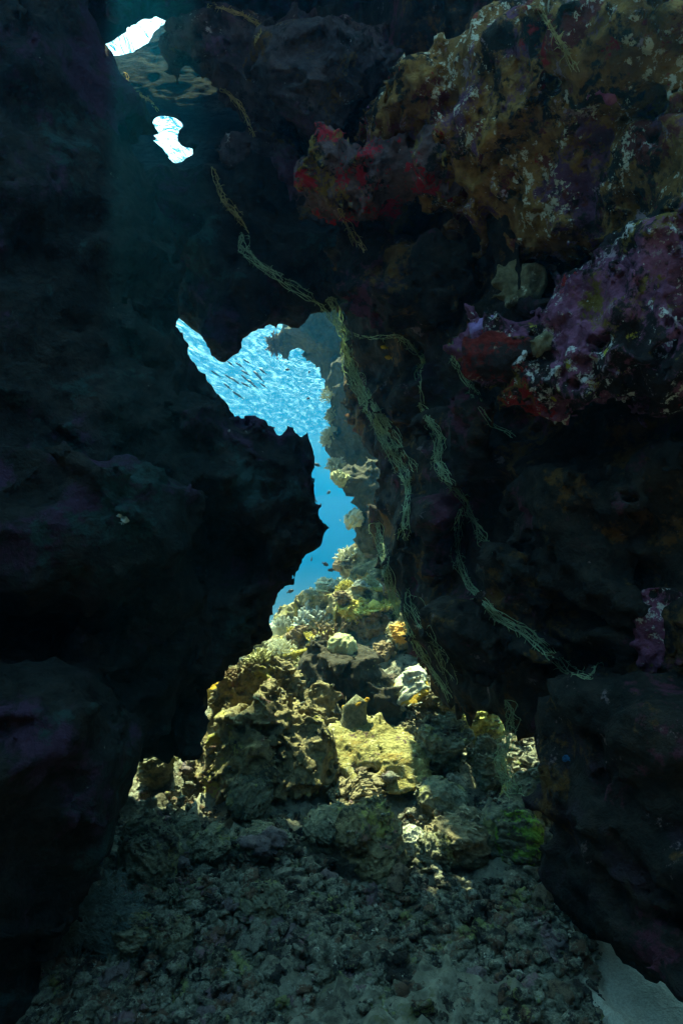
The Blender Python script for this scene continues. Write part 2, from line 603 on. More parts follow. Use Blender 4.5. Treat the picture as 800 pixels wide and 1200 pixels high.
def build_seabed():
    def axis(lo, a, b, hi, h, g=1.16):
        c = list(np.arange(a, b, h))
        s, p = h, a
        left = []
        while p > lo:
            s *= g; p -= s; left.append(p)
        s, p = h, c[-1]
        right = []
        while p < hi:
            s *= g; p += s; right.append(p)
        return np.array(left[::-1] + c + right)
    gx = axis(-165, -2.4, 2.4, 165, .018)
    gy = axis(-12, 1.5, 6.0, 212, .018)
    X, Y = np.meshgrid(gx, gy, indexing='ij')
    x, y = X.ravel(), Y.ravel()
    z = floor_z(x, y)
    p = np.stack([x, y, np.zeros_like(x)], 1)
    near = np.clip(1 - (np.hypot(x, y - 4) - 6) / 10, 0, 1)
    sm = 1 - .9 * sand_mask(x, y)
    z = z + near * (.05 * fbm(p, 1.3, 3, 4) + sm * (-.045 * fbm(p, 5.5, 3, 8, billow=True) - .018 * fbm(p, 15, 2, 2, billow=True) - .005 * fbm(p, 24, 2, 5, billow=True)))
    z = z + (1 - sm) * .02 * fbm(p, 2.5, 2, 3)
    far = np.clip((np.hypot(x, y - 4) - 5) / 30, 0, 1)
    z = z + far * .8 * fbm(p, .12, 3, 6)
    v = np.stack([x, y, z], 1)
    i = np.arange(len(x)).reshape(X.shape)
    q = np.stack([i[:-1, :-1].ravel(), i[1:, :-1].ravel(), i[1:, 1:].ravel(), i[:-1, 1:].ravel()], 1)
    m = rock_mat('seabed_sand', (.20, .19, .14), (.36, .34, .25),
                 [((.09, .08, .06), 3.2, .50, .10, 4.0), ((.17, .16, .08), 5.0, .58, .08, 8.0)],
                 [((.50, .48, .40), 55, .66, .05, 3.0), ((.05, .045, .04), 40, .62, .04, 11.0)], bump=.9, bscale=1.8)
    nt, b = m.node_tree, m.node_tree.nodes['Principled BSDF']
    co = N(nt, 'ShaderNodeTexCoord').outputs['Object']
    at = N(nt, 'ShaderNodeAttribute', attribute_name='bare_sand')
    f = N(nt, 'ShaderNodeMath', operation='MULTIPLY_ADD')
    nt.links.new(noise_tex(nt, co, 6, 6, .65, 2), f.inputs[0]); f.inputs[1].default_value = .9; nt.links.new(at.outputs['Fac'], f.inputs[2])
    sandc = mix(nt, ramp(nt, noise_tex(nt, co, 160, 3, .7, 5), .35, .65), (.40, .39, .32), (.60, .58, .48))
    src = b.inputs['Base Color'].links[0].from_socket
    nt.links.new(mix(nt, ramp(nt, f.outputs[0], .78, .95), src, sandc), b.inputs['Base Color'])
    me = np_mesh('seabed', v, q)
    me.attributes.new('bare_sand', 'FLOAT', 'POINT').data.foreach_set('value', sand_mask(x, y).astype(np.float32))
    return link('seabed', me, m, kind='structure')


SEABED = build_seabed()

# ------------------------------------------------------------------ cave walls
ROCK_N = ((2.2, .05, 1), (6.5, .040, 1), (19, .014, 1))
walls = {}


def part(parent, name, prims, mat, h=.024, noise=ROCK_N, seed=1, label=None, **kw):
    me = sdf_mesh(name, prims, h, noise, seed=seed, **kw)
    o = link(name, me, mat, parent, label=label)
    o.matrix_parent_inverse = Matrix.Translation(-parent.location)
    walls.setdefault(parent.name, []).append(o)
    return o


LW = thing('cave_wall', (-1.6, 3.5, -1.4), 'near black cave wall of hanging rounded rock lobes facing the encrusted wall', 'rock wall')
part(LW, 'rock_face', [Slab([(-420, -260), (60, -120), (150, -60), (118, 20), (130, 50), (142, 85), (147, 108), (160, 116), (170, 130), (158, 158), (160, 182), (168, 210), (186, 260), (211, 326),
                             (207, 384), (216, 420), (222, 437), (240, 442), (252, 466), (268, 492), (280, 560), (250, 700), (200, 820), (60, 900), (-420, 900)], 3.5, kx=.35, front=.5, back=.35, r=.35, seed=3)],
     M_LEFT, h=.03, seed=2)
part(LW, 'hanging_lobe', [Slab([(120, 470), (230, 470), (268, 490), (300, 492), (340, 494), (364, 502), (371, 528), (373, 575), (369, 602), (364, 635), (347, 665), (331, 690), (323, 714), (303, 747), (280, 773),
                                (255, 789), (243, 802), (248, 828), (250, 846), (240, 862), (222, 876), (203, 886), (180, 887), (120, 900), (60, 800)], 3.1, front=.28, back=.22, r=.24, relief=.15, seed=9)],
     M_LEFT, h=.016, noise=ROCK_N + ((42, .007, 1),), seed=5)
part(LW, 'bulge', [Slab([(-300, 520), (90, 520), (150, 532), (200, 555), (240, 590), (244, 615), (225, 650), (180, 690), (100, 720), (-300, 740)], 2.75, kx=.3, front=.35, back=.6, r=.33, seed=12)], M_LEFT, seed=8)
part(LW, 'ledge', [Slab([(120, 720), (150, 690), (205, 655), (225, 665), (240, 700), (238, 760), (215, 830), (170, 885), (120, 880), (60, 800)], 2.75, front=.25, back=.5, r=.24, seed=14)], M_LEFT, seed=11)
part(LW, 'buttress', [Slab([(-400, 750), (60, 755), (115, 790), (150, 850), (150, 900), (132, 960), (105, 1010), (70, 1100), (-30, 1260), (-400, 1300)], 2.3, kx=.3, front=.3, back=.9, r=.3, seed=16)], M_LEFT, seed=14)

M_REAR = rock_mat('rear_bounce_rock', (.16, .13, .09), (.26, .22, .15))  # pale so that the unseen rear rock bounces warm light forward
part(LW, 'rear_light_blocker', [Ball((-3.4, .2, .2), (1.0, 2.9, 2.6)), Ball((-2.2, -3.2, .2), (2.4, .9, 2.8)), Ball((.2, -3.5, .2), (2.6, .9, 2.8))], M_REAR, h=.10, noise=((1.2, .15, 1), (4, .05, 1)), seed=17)  # unseen rock added behind and left of the camera to limit light

RW = thing('cave_wall', (1.5, 3.0, -1.4), 'broken cave wall crusted purple, red and ochre, draped with green strands', 'rock wall')
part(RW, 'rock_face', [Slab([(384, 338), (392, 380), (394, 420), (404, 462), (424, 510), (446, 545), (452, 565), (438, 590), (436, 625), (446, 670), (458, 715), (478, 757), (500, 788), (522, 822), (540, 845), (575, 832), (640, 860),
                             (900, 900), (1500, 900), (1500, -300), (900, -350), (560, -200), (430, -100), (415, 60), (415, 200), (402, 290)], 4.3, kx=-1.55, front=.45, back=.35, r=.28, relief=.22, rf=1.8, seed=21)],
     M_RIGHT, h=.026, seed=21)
part(RW, 'upper_face', [Slab([(418, 135), (428, 100), (465, 62), (510, 40), (580, 5), (640, -30), (760, -60), (1100, -60), (1100, 300), (760, 330), (700, 280), (620, 290), (540, 260), (470, 220), (425, 190)], 3.6, kx=-1.3, kz=-.15, front=.3, back=.5, r=.26, relief=.2, rf=2.4, seed=31)],
     M_UPPER, h=.016, noise=((2.2, .05, 1), (6.5, .045, 1), (16, .026, 1), (38, .010, 1)), seed=24, label='ochre and purple crusted upper face')
part(RW, 'red_ledge', [Slab([(336, 200), (345, 176), (368, 168), (410, 172), (460, 184), (520, 178), (542, 200), (530, 228), (470, 238), (420, 240), (385, 240), (350, 222)], 2.95, kx=-.4, front=.22, back=.5, r=.2, relief=.06, seed=33)],
     M_REDTOP, h=.013, noise=((3, .05, 1), (9, .030, 1), (22, .016, 1), (50, .006, 1)), seed=27, label='ledge with red crust along its top')
part(RW, 'purple_lobe', [Slab([(535, 375), (560, 362), (600, 380), (660, 330), (720, 280), (770, 300), (820, 360), (900, 480), (800, 492), (720, 470), (640, 480), (580, 460), (545, 420)], 3.0, kx=-1.0, front=.22, back=.5, r=.2, relief=.12, rf=2.5, seed=35)],
     M_PURPLE, h=.015, noise=((2.2, .05, 1), (6.5, .045, 1), (16, .026, 1), (38, .010, 1)), seed=29, label='purple crusted lobe')
part(RW, 'nose', [Slab([(250, 195), (262, 178), (300, 168), (350, 172), (420, 200), (420, 330), (385, 330), (370, 300), (340, 262), (285, 222), (253, 212)], 3.6, kx=-.2, front=.25, back=.4, r=.22, seed=37)], M_CEIL, h=.015, noise=((2.6, .05, 1), (8, .035, 1), (22, .014, 1)), seed=31)
part(RW, 'finger', [Slab([(190, 68), (205, 51), (240, 38), (285, 36), (320, 40), (380, 30), (480, 60), (480, 160), (330, 190), (300, 168), (292, 150), (278, 122), (262, 104), (245, 89), (206, 84), (191, 77)], 3.7, kx=-.2, front=.25, back=.35, r=.2, seed=39)], M_CEIL, h=.015, noise=((2.6, .05, 1), (8, .035, 1), (22, .014, 1)), seed=33)
part(RW, 'purple_shoulder', [Slab([(290, 60), (330, 28), (380, 26), (440, 58), (470, 70), (440, 110), (420, 150), (370, 165), (310, 110)], 3.3, front=.2, back=.4, r=.2, seed=41)], M_CEIL, h=.015, noise=((2.6, .05, 1), (8, .035, 1), (22, .014, 1)), seed=36)
part(RW, 'knob', [Slab([(280, 280), (292, 268), (306, 272), (345, 300), (380, 320), (395, 350), (360, 335), (320, 315), (287, 296)], 3.75, front=.12, back=.2, r=.12, relief=.04, seed=43)], M_RIGHT, h=.012, noise=((4, .03, 1), (12, .015, 1)), seed=37)
part(RW, 'foot', [Slab([(612, 846), (620, 925), (642, 990), (650, 1045), (672, 1078), (700, 1118), (745, 1150), (820, 1165), (1200, 1200), (1200, 800), (640, 780)], 3.1, kx=-1.1, front=.3, back=.9, r=.28, relief=.15, seed=45)], M_RIGHT, h=.022, seed=41)

for bi, (pl, D0, kx) in enumerate([([(486, 480), (520, 465), (560, 470), (590, 500), (570, 560), (530, 562), (500, 525)], 3.3, -.9), ([(494, 716), (520, 704), (560, 715), (590, 740), (604, 792), (560, 792), (520, 762)], 3.3, -.9),
                                   ([(384, 272), (430, 258), (520, 280), (566, 335), (530, 380), (440, 378), (394, 332)], 3.25, -.4), ([(600, 560), (680, 540), (760, 560), (790, 640), (740, 722), (650, 700), (610, 640)], 3.2, -1.0),
                                   ([(455, 590), (500, 580), (545, 600), (540, 680), (500, 700), (465, 660)], 3.6, -.9), ([(560, 640), (620, 660), (660, 730), (640, 790), (590, 760), (560, 700)], 3.2, -1.0)]):
    part(RW, 'bump', [Slab(pl, D0, kx=kx, front=.2, back=.5, r=.2, relief=.1, rf=2.5, seed=60 + bi)], M_RIGHT, h=.018, noise=((3, .05, 1), (9, .030, 1), (22, .014, 1)), seed=60 + bi)
part(RW, 'rear_light_blocker', [Ball((3.2, .2, .2), (1.0, 2.9, 2.6)), Ball((2.2, -3.2, .2), (2.2, .9, 2.8))], M_REAR, h=.10, noise=((1.2, .15, 1), (4, .05, 1)), seed=47)  # right-hand counterpart, also added out of view to hold back light

AR = thing('rock_arch', (-.8, 5.2, 3.4), 'grey rock roof pierced by two bright holes above the blue opening', 'rock arch')
HOLE2 = [(180, 128), (208, 132), (220, 147), (209, 157), (210, 168), (220, 172), (230, 165), (237, 161), (240, 170), (230, 175), (227, 182), (217, 185), (210, 191), (202, 185), (189, 170), (180, 162), (173, 154)]
HOLE1 = [(128, 46), (137, 46), (147, 43), (160, 44), (176, 55), (172, 61), (153, 71), (147, 60), (130, 60)]
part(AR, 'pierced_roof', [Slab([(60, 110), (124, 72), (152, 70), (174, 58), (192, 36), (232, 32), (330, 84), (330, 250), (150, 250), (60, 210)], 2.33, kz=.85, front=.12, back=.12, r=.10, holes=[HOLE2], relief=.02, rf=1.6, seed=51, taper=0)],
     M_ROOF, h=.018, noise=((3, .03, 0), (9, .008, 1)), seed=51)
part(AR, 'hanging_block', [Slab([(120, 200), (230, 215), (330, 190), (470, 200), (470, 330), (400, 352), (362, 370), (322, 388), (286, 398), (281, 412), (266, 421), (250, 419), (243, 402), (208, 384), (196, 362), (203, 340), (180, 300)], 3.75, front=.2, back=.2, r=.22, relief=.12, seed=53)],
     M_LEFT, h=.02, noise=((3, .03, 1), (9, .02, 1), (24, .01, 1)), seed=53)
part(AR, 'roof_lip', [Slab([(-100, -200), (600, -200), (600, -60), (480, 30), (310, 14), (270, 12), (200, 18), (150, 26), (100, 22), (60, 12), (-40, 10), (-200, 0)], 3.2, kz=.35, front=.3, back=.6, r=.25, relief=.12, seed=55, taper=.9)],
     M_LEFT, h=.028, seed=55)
part(AR, 'skylight_blocker', [Ball((0, -1.9, 1.75), (4.5, 1.2, .5))], M_LEFT, h=.09, noise=((1.5, .1, 1),), seed=57)  # unseen slab added above the rear to cut skylight
part(AR, 'sun_blocker', [Ball((-1.1, 2.45, 3.9), (.9, .75, 1.1))], M_LEFT, h=.06, noise=((1.5, .1, 1),), seed=59)  # out-of-view filler added to narrow the sun shaft
r3 = random.Random(3)
part(AR, 'sun_shaft_breaker', [Ball((r3.uniform(-1.5, -.5), 3.1 + 1.3 * q / 11, r3.uniform(3.6, 4.2)), (r3.uniform(.10, .30), r3.uniform(.15, .3), r3.uniform(.1, .25))) for q in range(12)], M_LEFT, h=.05, noise=((3, .08, 1),), blend=.05, seed=62)  # unseen lumps added in the crack to split the sunbeam
for (xc, rx, tz) in ((1.95, 3.0, -12), (-4.0, 2.8, 30)):
    RZ = Matrix.Rotation(math.radians(tz), 3, 'Z')
    part(AR, 'sun_blocker', [Ball((xc, 3.5, 3.9), (rx, 1.05, .6), RZ @ Matrix.Rotation(math.radians(20), 3, 'X')), Ball((xc, 3.1, 3.4), (rx, .55, .7), RZ), Ball((xc, 3.2, 4.25), (rx, 1.0, .3), RZ)], M_LEFT, h=.07, noise=((1.5, .1, 1),), seed=58)  # added above the frame to keep sun off the near cave

RB = thing('reef_wall', (.2, 6.8, .4), 'blue hazed reef wall beyond the gap with corals on its edge', 'reef wall')
M_BLUE = rock_mat('hazed_reef_rock', (.06, .055, .04), (.12, .11, .075), [((.10, .09, .07), 2.0, .52, .08, 3.0)], bump=.9)
RN = ((3, .05, 1), (8, .03, 1), (20, .012, 1))
part(RB, 'overhang', [Slab([(318, 400), (327, 419), (336, 424), (347, 412), (358, 421), (372, 422), (380, 440), (384, 460), (470, 470), (520, 300), (400, 330), (345, 372)], 7.5, front=.3, back=.4, r=.25, seed=61)], M_BLUE, h=.03, noise=RN, seed=61)
part(RB, 'rock_face', [Slab([(380, 440), (384, 462), (388, 485), (383, 500), (392, 506), (382, 516), (388, 535), (392, 557), (405, 553), (420, 560), (520, 560), (520, 400), (395, 420)], 6.7, front=.25, back=.5, r=.2, seed=63)], M_BLUE, h=.025, noise=RN, seed=63)
part(RB, 'knob', [Slab([(398, 558), (397, 576), (404, 587), (414, 590), (418, 604), (413, 615), (420, 629), (430, 650), (490, 650), (490, 540), (420, 545), (402, 550)], 5.9, front=.2, back=.4, r=.16, relief=.06, seed=65)], M_BLUE, h=.02, noise=RN, seed=65)

# ------------------------------------------------------------------ reef slope and boulders
DG = None
trees = []


def bvh_of(objs):
    dg = bpy.context.evaluated_depsgraph_get()
    return [BVHTree.FromObject(o, dg) for o in objs]      # every rock mesh is modelled in world coordinates


def cast(ts, o, d, far=60):
    best = None
    for t in ts:
        h = t.ray_cast(Vector(o), Vector(d), far)
        if h[0] is not None and (best is None or h[3] < best[3]):
            best = h
    return best


def floor_at(x, y):
    """point of the seabed under pixel (x, y)"""
    d = 1.6
    while d < 14:
        if (600 - y) / F * d <= float(floor_z((x - 400) / F * d, d)):
            break
        d += .01
    return px(x, y, d)


def floor_pt(x, y):
    return Vector((x, y, float(floor_z(x, y))))


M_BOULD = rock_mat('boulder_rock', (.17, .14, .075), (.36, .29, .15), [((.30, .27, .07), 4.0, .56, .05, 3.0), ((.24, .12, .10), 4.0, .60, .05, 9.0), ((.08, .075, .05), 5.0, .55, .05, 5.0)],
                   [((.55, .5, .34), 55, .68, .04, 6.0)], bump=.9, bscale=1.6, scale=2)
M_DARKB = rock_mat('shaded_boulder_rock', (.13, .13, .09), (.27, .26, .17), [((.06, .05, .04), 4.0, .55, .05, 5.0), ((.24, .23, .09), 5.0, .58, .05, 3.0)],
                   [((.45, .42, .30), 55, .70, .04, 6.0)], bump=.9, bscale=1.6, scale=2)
M_BEIGE = rock_mat('speckled_rock', (.20, .16, .09), (.36, .30, .18), [((.14, .12, .08), 6.0, .55, .05, 5.0)], [((.6, .55, .4), 60, .64, .04, 6.0)], bump=.9, bscale=2.0, scale=2)
M_TABLE = rock_mat('table_coral_skin', (.24, .20, .07), (.36, .32, .13), [((.24, .17, .05), 9.0, .54, .05, 5.0)], [((.50, .46, .28), 70, .60, .04, 6.0), ((.10, .06, .05), 60, .60, .04, 16.0), ((.08, .07, .03), 14, .60, .05, 26.0)], bump=1.0, bscale=2.4, scale=3)
M_GREENP = rock_mat('green_patched_rock', (.09, .085, .06), (.18, .17, .11), [((.20, .34, .05), 5.5, .50, .04, 30.0)], [((.45, .42, .30), 55, .70, .04, 6.0)], bump=.9, bscale=1.8, scale=2)
M_PALE = rock_mat('pale_stone', (.42, .42, .32), (.55, .55, .44), [((.25, .25, .18), 7.0, .58, .05, 5.0)], (), bump=.7, bscale=2, scale=2)
M_YELL = rock_mat('yellow_green_rock', (.30, .30, .09), (.42, .40, .13), [((.16, .14, .06), 8.0, .55, .05, 5.0)], (), bump=.8, bscale=2, scale=2)


def lump_mesh(name, size, seed, lumps=5, nz=.10, vox=42, blend=None, crag=False):
    """rounded, knobbly boulder standing on z = 0, size = (width, depth, height)"""
    r = random.Random(seed)
    w, d, h = size
    pr = [Ball((0, 0, h * .42), (w * .46, d * .46, h * .55))]
    for i in range(lumps):
        a = r.uniform(0, 6.28)
        e = r.uniform(.1, 1.2)
        k = r.uniform(.18, .34)
        pr.append(Ball((math.cos(a) * math.cos(e) * w * .36, math.sin(a) * math.cos(e) * d * .36, h * .42 + math.sin(e) * h * .40), (w * k, d * k, h * k * r.uniform(.8, 1.2))))
    m = max(size)
    f = 1 / m
    return sdf_mesh(name, pr, m / vox, ((1.6 * f, nz * m * 1.2, 0), (4.5 * f, nz * m * (-.65 if crag else .6), 1), (13 * f, nz * m * (-.3 if crag else .3), 1), (34 * f, nz * m * .12, 1)), blend=(blend or .08) * m, seed=seed)


def boulder(name, cx, base, w, h, mat, label, cat='rock', seed=1, lumps=5, nz=.10, dd=1.0, rz=None, sink=.12, group=None, parts=None, lift=0, vox=52):
    p = floor_at(cx, base)
    k = p.y / F
    W, H = w * k, h * k * 1.05
    me = lump_mesh(name, (W, W * dd, H * (1 + sink)), seed, lumps, nz * 1.15, vox, crag=seed % 2 == 0)
    v = np.empty(len(me.vertices) * 3, dtype=np.float32)
    me.vertices.foreach_get('co', v)
    v = v.reshape(-1, 3)
    lo, hi = v.min(0), v.max(0)
    v = (v - (lo + hi) / 2) / (hi - lo) * np.array([W, W * dd, H * (1 + sink)]) + np.array([0, 0, H * (1 + sink) / 2])
    me.vertices.foreach_set('co', v.astype(np.float32).ravel())
    o = link(name, me, mat, None, label, cat, group)
    o.location = p + Vector((0, W * dd * .35, -H * sink + lift))
    o.rotation_euler = (0, 0, rz if rz is not None else random.uniform(-.6, .6))
    return o


def cluster(name, balls, mat, label, cat, h=.011, seed=1, noise=((5, .05, 1), (13, .030, 1), (32, .014, 1), (70, .006, 1)), blend=.05):
    """one rock from ellipsoids given as (pixel x, pixel y, depth, rx, rz, ry) with radii in pixels"""
    pr = []
    for (x, y, d, rx, rz_, ry) in balls:
        k = d / F
        pr.append(Ball(px(x, y, d), (rx * k, ry * k, rz_ * k)))
    me = sdf_mesh(name, pr, h, noise, blend=blend, seed=seed)
    return link(name, me, mat, None, label, cat)


SUPPORT = []
b0 = cluster('coral_boulder', [(300, 880, 3.37, 52, 48, 55), (268, 880, 3.42, 30, 40, 40), (325, 845, 3.42, 30, 45, 40), (290, 830, 3.70, 40, 48, 45), (318, 800, 3.80, 28, 24, 30), (285, 915, 3.32, 45, 30, 40), (330, 905, 3.32, 40, 35, 40),
                               (345, 860, 3.56, 22, 26, 30), (250, 905, 3.56, 30, 22, 35)],
             M_BOULD, 'big knobbly sunlit boulder with a shaded hollow front, beside the flat table coral', 'rock', seed=71)
b0b = cluster('coral_boulder', [(362, 895, 3.28, 24, 38, 30), (350, 885, 3.32, 18, 22, 25), (368, 872, 3.32, 17, 20, 22)], M_BOULD, 'upright brown knob leaning on the big sunlit boulder', 'rock', seed=73, h=.011)
b0c = cluster('coral_boulder', [(372, 840, 3.75, 22, 24, 26), (388, 850, 3.75, 14, 18, 20), (362, 822, 3.80, 14, 14, 18), (380, 822, 3.80, 12, 12, 16)], M_BOULD, 'clump of small knobs between the big sunlit boulder and the yellow rimmed sponge', 'rock', seed=74, h=.011)
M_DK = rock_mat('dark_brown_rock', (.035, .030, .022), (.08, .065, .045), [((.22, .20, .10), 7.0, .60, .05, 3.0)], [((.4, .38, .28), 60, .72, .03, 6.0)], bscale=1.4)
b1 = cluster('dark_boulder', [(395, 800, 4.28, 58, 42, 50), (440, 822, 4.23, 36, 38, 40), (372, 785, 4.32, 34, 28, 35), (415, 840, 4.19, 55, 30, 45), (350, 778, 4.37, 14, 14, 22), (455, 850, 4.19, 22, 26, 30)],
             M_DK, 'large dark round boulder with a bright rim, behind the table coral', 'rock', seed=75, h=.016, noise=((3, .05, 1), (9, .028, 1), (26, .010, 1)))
SUPPORT += [b0, b0b, b0c, b1]
# the table coral: a stalk and a tilted plate
tp = px(440, 884, 3.42)
tc = thing('table_coral', tp, 'flat yellow table coral plate lit by the sun, centre of the rubble', 'coral')
k = 3.42 / F
R22 = Matrix.Rotation(math.radians(26), 3, 'X') @ Matrix.Rotation(math.radians(5), 3, 'Y')
plate = sdf_mesh('plate', [Ball(tp + Vector((0, .06, .02)), (56 * k, .21, .045), R22), Ball(tp + Vector((-.12, -.02, 0)), (32 * k, .16, .04), R22), Ball(tp + Vector((.14, -.08, -.03)), (32 * k, .16, .04), R22)], .010,
                 ((7, .03, 1), (18, .016, 1), (45, .006, 1)), blend=.04, seed=81)
o = link('plate', plate, M_TABLE, tc); o.matrix_parent_inverse = Matrix.Translation(-tp)
st = sdf_mesh('stalk', [Ball(tp + Vector((.0, .12, -.18)), (.16, .16, .16)), Ball(tp + Vector((.1, .05, -.25)), (.16, .15, .10))], .016, ((6, .04, 1), (16, .02, 1)), seed=82)
o2 = link('stalk', st, M_DARKB, tc); o2.matrix_parent_inverse = Matrix.Translation(-tp)
SUPPORT += [o, o2]
ROCKS = [
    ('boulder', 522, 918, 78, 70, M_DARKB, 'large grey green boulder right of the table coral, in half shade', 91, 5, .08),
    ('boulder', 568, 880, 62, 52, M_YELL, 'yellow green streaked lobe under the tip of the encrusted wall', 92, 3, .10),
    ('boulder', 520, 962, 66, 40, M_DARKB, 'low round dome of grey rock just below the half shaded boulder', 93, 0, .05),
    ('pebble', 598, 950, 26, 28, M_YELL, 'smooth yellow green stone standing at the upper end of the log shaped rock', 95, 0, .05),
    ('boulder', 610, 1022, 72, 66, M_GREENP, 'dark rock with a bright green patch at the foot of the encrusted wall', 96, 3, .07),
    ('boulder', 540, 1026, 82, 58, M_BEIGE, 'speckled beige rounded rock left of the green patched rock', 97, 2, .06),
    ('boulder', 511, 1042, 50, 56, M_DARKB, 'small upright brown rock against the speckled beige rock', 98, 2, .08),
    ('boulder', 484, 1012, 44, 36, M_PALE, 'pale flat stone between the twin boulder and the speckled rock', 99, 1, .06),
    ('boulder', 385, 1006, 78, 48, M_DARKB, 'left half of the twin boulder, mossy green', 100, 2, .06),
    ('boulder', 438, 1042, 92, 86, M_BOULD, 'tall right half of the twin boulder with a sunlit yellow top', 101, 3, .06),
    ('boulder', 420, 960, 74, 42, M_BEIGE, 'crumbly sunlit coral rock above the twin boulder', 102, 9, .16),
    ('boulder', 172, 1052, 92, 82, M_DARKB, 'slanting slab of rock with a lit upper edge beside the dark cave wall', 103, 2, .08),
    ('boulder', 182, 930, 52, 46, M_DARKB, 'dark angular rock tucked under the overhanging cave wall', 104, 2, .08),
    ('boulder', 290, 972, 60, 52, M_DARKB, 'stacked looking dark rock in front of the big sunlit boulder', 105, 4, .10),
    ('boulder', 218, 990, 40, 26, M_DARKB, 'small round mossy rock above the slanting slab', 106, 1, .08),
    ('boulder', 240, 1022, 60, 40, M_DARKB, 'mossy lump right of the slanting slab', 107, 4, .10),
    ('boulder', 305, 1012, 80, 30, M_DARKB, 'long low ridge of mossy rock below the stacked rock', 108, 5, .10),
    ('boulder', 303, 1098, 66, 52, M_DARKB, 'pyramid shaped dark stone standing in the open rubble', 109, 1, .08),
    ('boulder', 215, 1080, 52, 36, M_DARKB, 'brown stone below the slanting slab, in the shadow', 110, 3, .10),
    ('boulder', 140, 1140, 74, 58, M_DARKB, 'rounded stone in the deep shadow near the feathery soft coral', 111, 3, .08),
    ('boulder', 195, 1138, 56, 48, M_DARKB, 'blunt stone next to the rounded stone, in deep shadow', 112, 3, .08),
    ('boulder', 400, 968, 30, 26, M_BEIGE, 'small sunlit nub of coral rock left of the crumbly rock', 113, 5, .14),
    ('boulder', 500, 835, 42, 32, M_BEIGE, 'lilac tinged crusty rock below the yellow edged plate coral', 114, 6, .14),
    ('boulder', 480, 875, 30, 28, M_BEIGE, 'small knobby rock at the upper right edge of the table coral', 115, 5, .12),
    ('boulder', 545, 850, 70, 50, M_DARKB, 'dark rock in the shadow between the boulder and the encrusted wall', 116, 3, .08),
    ('boulder', 575, 930, 60, 60, M_DARKB, 'dark rock under the overhang, behind the log shaped rock', 117, 3, .08),
    ('boulder', 640, 985, 60, 80, M_DARKB, 'fuzzy dark rock against the foot of the wall, right of the log', 118, 3, .08),
    ('boulder', 470, 1075, 46, 34, M_DARKB, 'dark stone half buried in the pale sand patch', 119, 3, .12),
    ('boulder', 255, 935, 44, 30, M_BEIGE, 'reddish crumbly rock in the sun at the left of the big boulder', 120, 7, .16),
    ('boulder', 230, 920, 36, 26, M_BEIGE, 'pink sunlit coral rubble lump under the cave wall edge', 121, 7, .16),
]
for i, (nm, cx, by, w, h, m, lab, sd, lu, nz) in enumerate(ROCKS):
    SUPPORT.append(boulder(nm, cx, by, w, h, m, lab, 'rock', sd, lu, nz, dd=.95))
# log-shaped rock
a, b = floor_at(576, 996), floor_at(632, 975) + Vector((0, 0, .12))
lg = sdf_mesh('log_rock', [Ball(a.lerp(b, t) + Vector((0, 0, .05 + .03 * math.sin(t * 9))), (.085 + .012 * math.sin(t * 14), .085, .075)) for t in np.linspace(0, 1, 8)], .011, ((6, .02, 1), (16, .016, 1), (38, .006, 1)), blend=.05, seed=131)
SUPPORT.append(link('log_shaped_rock', lg, M_DARKB, None, 'log shaped dark rock leaning up against the foot of the encrusted wall', 'rock'))
bpy.context.view_layer.update()

# tube sponge with a yellow rim, on the table coral
sp = px(413, 862, 3.60)
sg = thing('tube_sponge', sp, 'dark tube sponge with a bright yellow rim behind the table coral', 'sponge')
mb = MB()
H = 40 * k
n = 20
for (nm, z0, z1, r0, r1) in (('body', -.05, H * .88, .085, .062),):
    mb.tube([(0, 0, -.08), (0, 0, 0), (.004, 0, H * .35), (.010, .01, H * .7), (.016, .012, H * .92)], [.080, .082, .074, .064, .066], 18)
me = mb.mesh('body')
v = np.array([x.co for x in me.vertices]); v += .010 * np.stack([fbm(v, 22, 2, s_) for s_ in (1, 2, 3)], 1)
v[:, 2] += np.where(v[:, 2] > H * .5, v[:, 0] * .35, 0)
v[:, 1] *= np.interp(v[:, 2], [H * .2, H * .9], [1, .45])
me.vertices.foreach_set('co', v.astype(np.float32).ravel())
link('body', me, M_DARKB, sg)
mb = MB()
pts = [(.016 + .060 * math.cos(t) * (1 + .10 * math.sin(3 * t)), .012 + .026 * math.sin(t), H * .95 + .060 * math.cos(t) * .35 + .006 * math.sin(4 * t)) for t in np.linspace(0, 2 * math.pi, 25)]
mb.tube(pts, [.009 + .005 * math.sin(i * 1.7) for i in range(25)], 7)
M_YRIM = plain_mat('yellow_sponge_skin', (.34, .19, .015), (.52, .34, .04), 60, bump=.8)
me = mb.mesh('rim')
v = np.array([x.co for x in me.vertices]); v += .006 * np.stack([fbm(v, 40, 2, s_) for s_ in (1, 2, 3)], 1)
me.vertices.foreach_set('co', v.astype(np.float32).ravel())
link('rim', me, M_YRIM, sg)

# ------------------------------------------------------------------ corals
def dirs(r, spread):
    while True:
        v = Vector((r.gauss(0, 1), r.gauss(0, 1), abs(r.gauss(0, 1)) * spread + .12))
        if v.length > .2:
            return v.normalized()


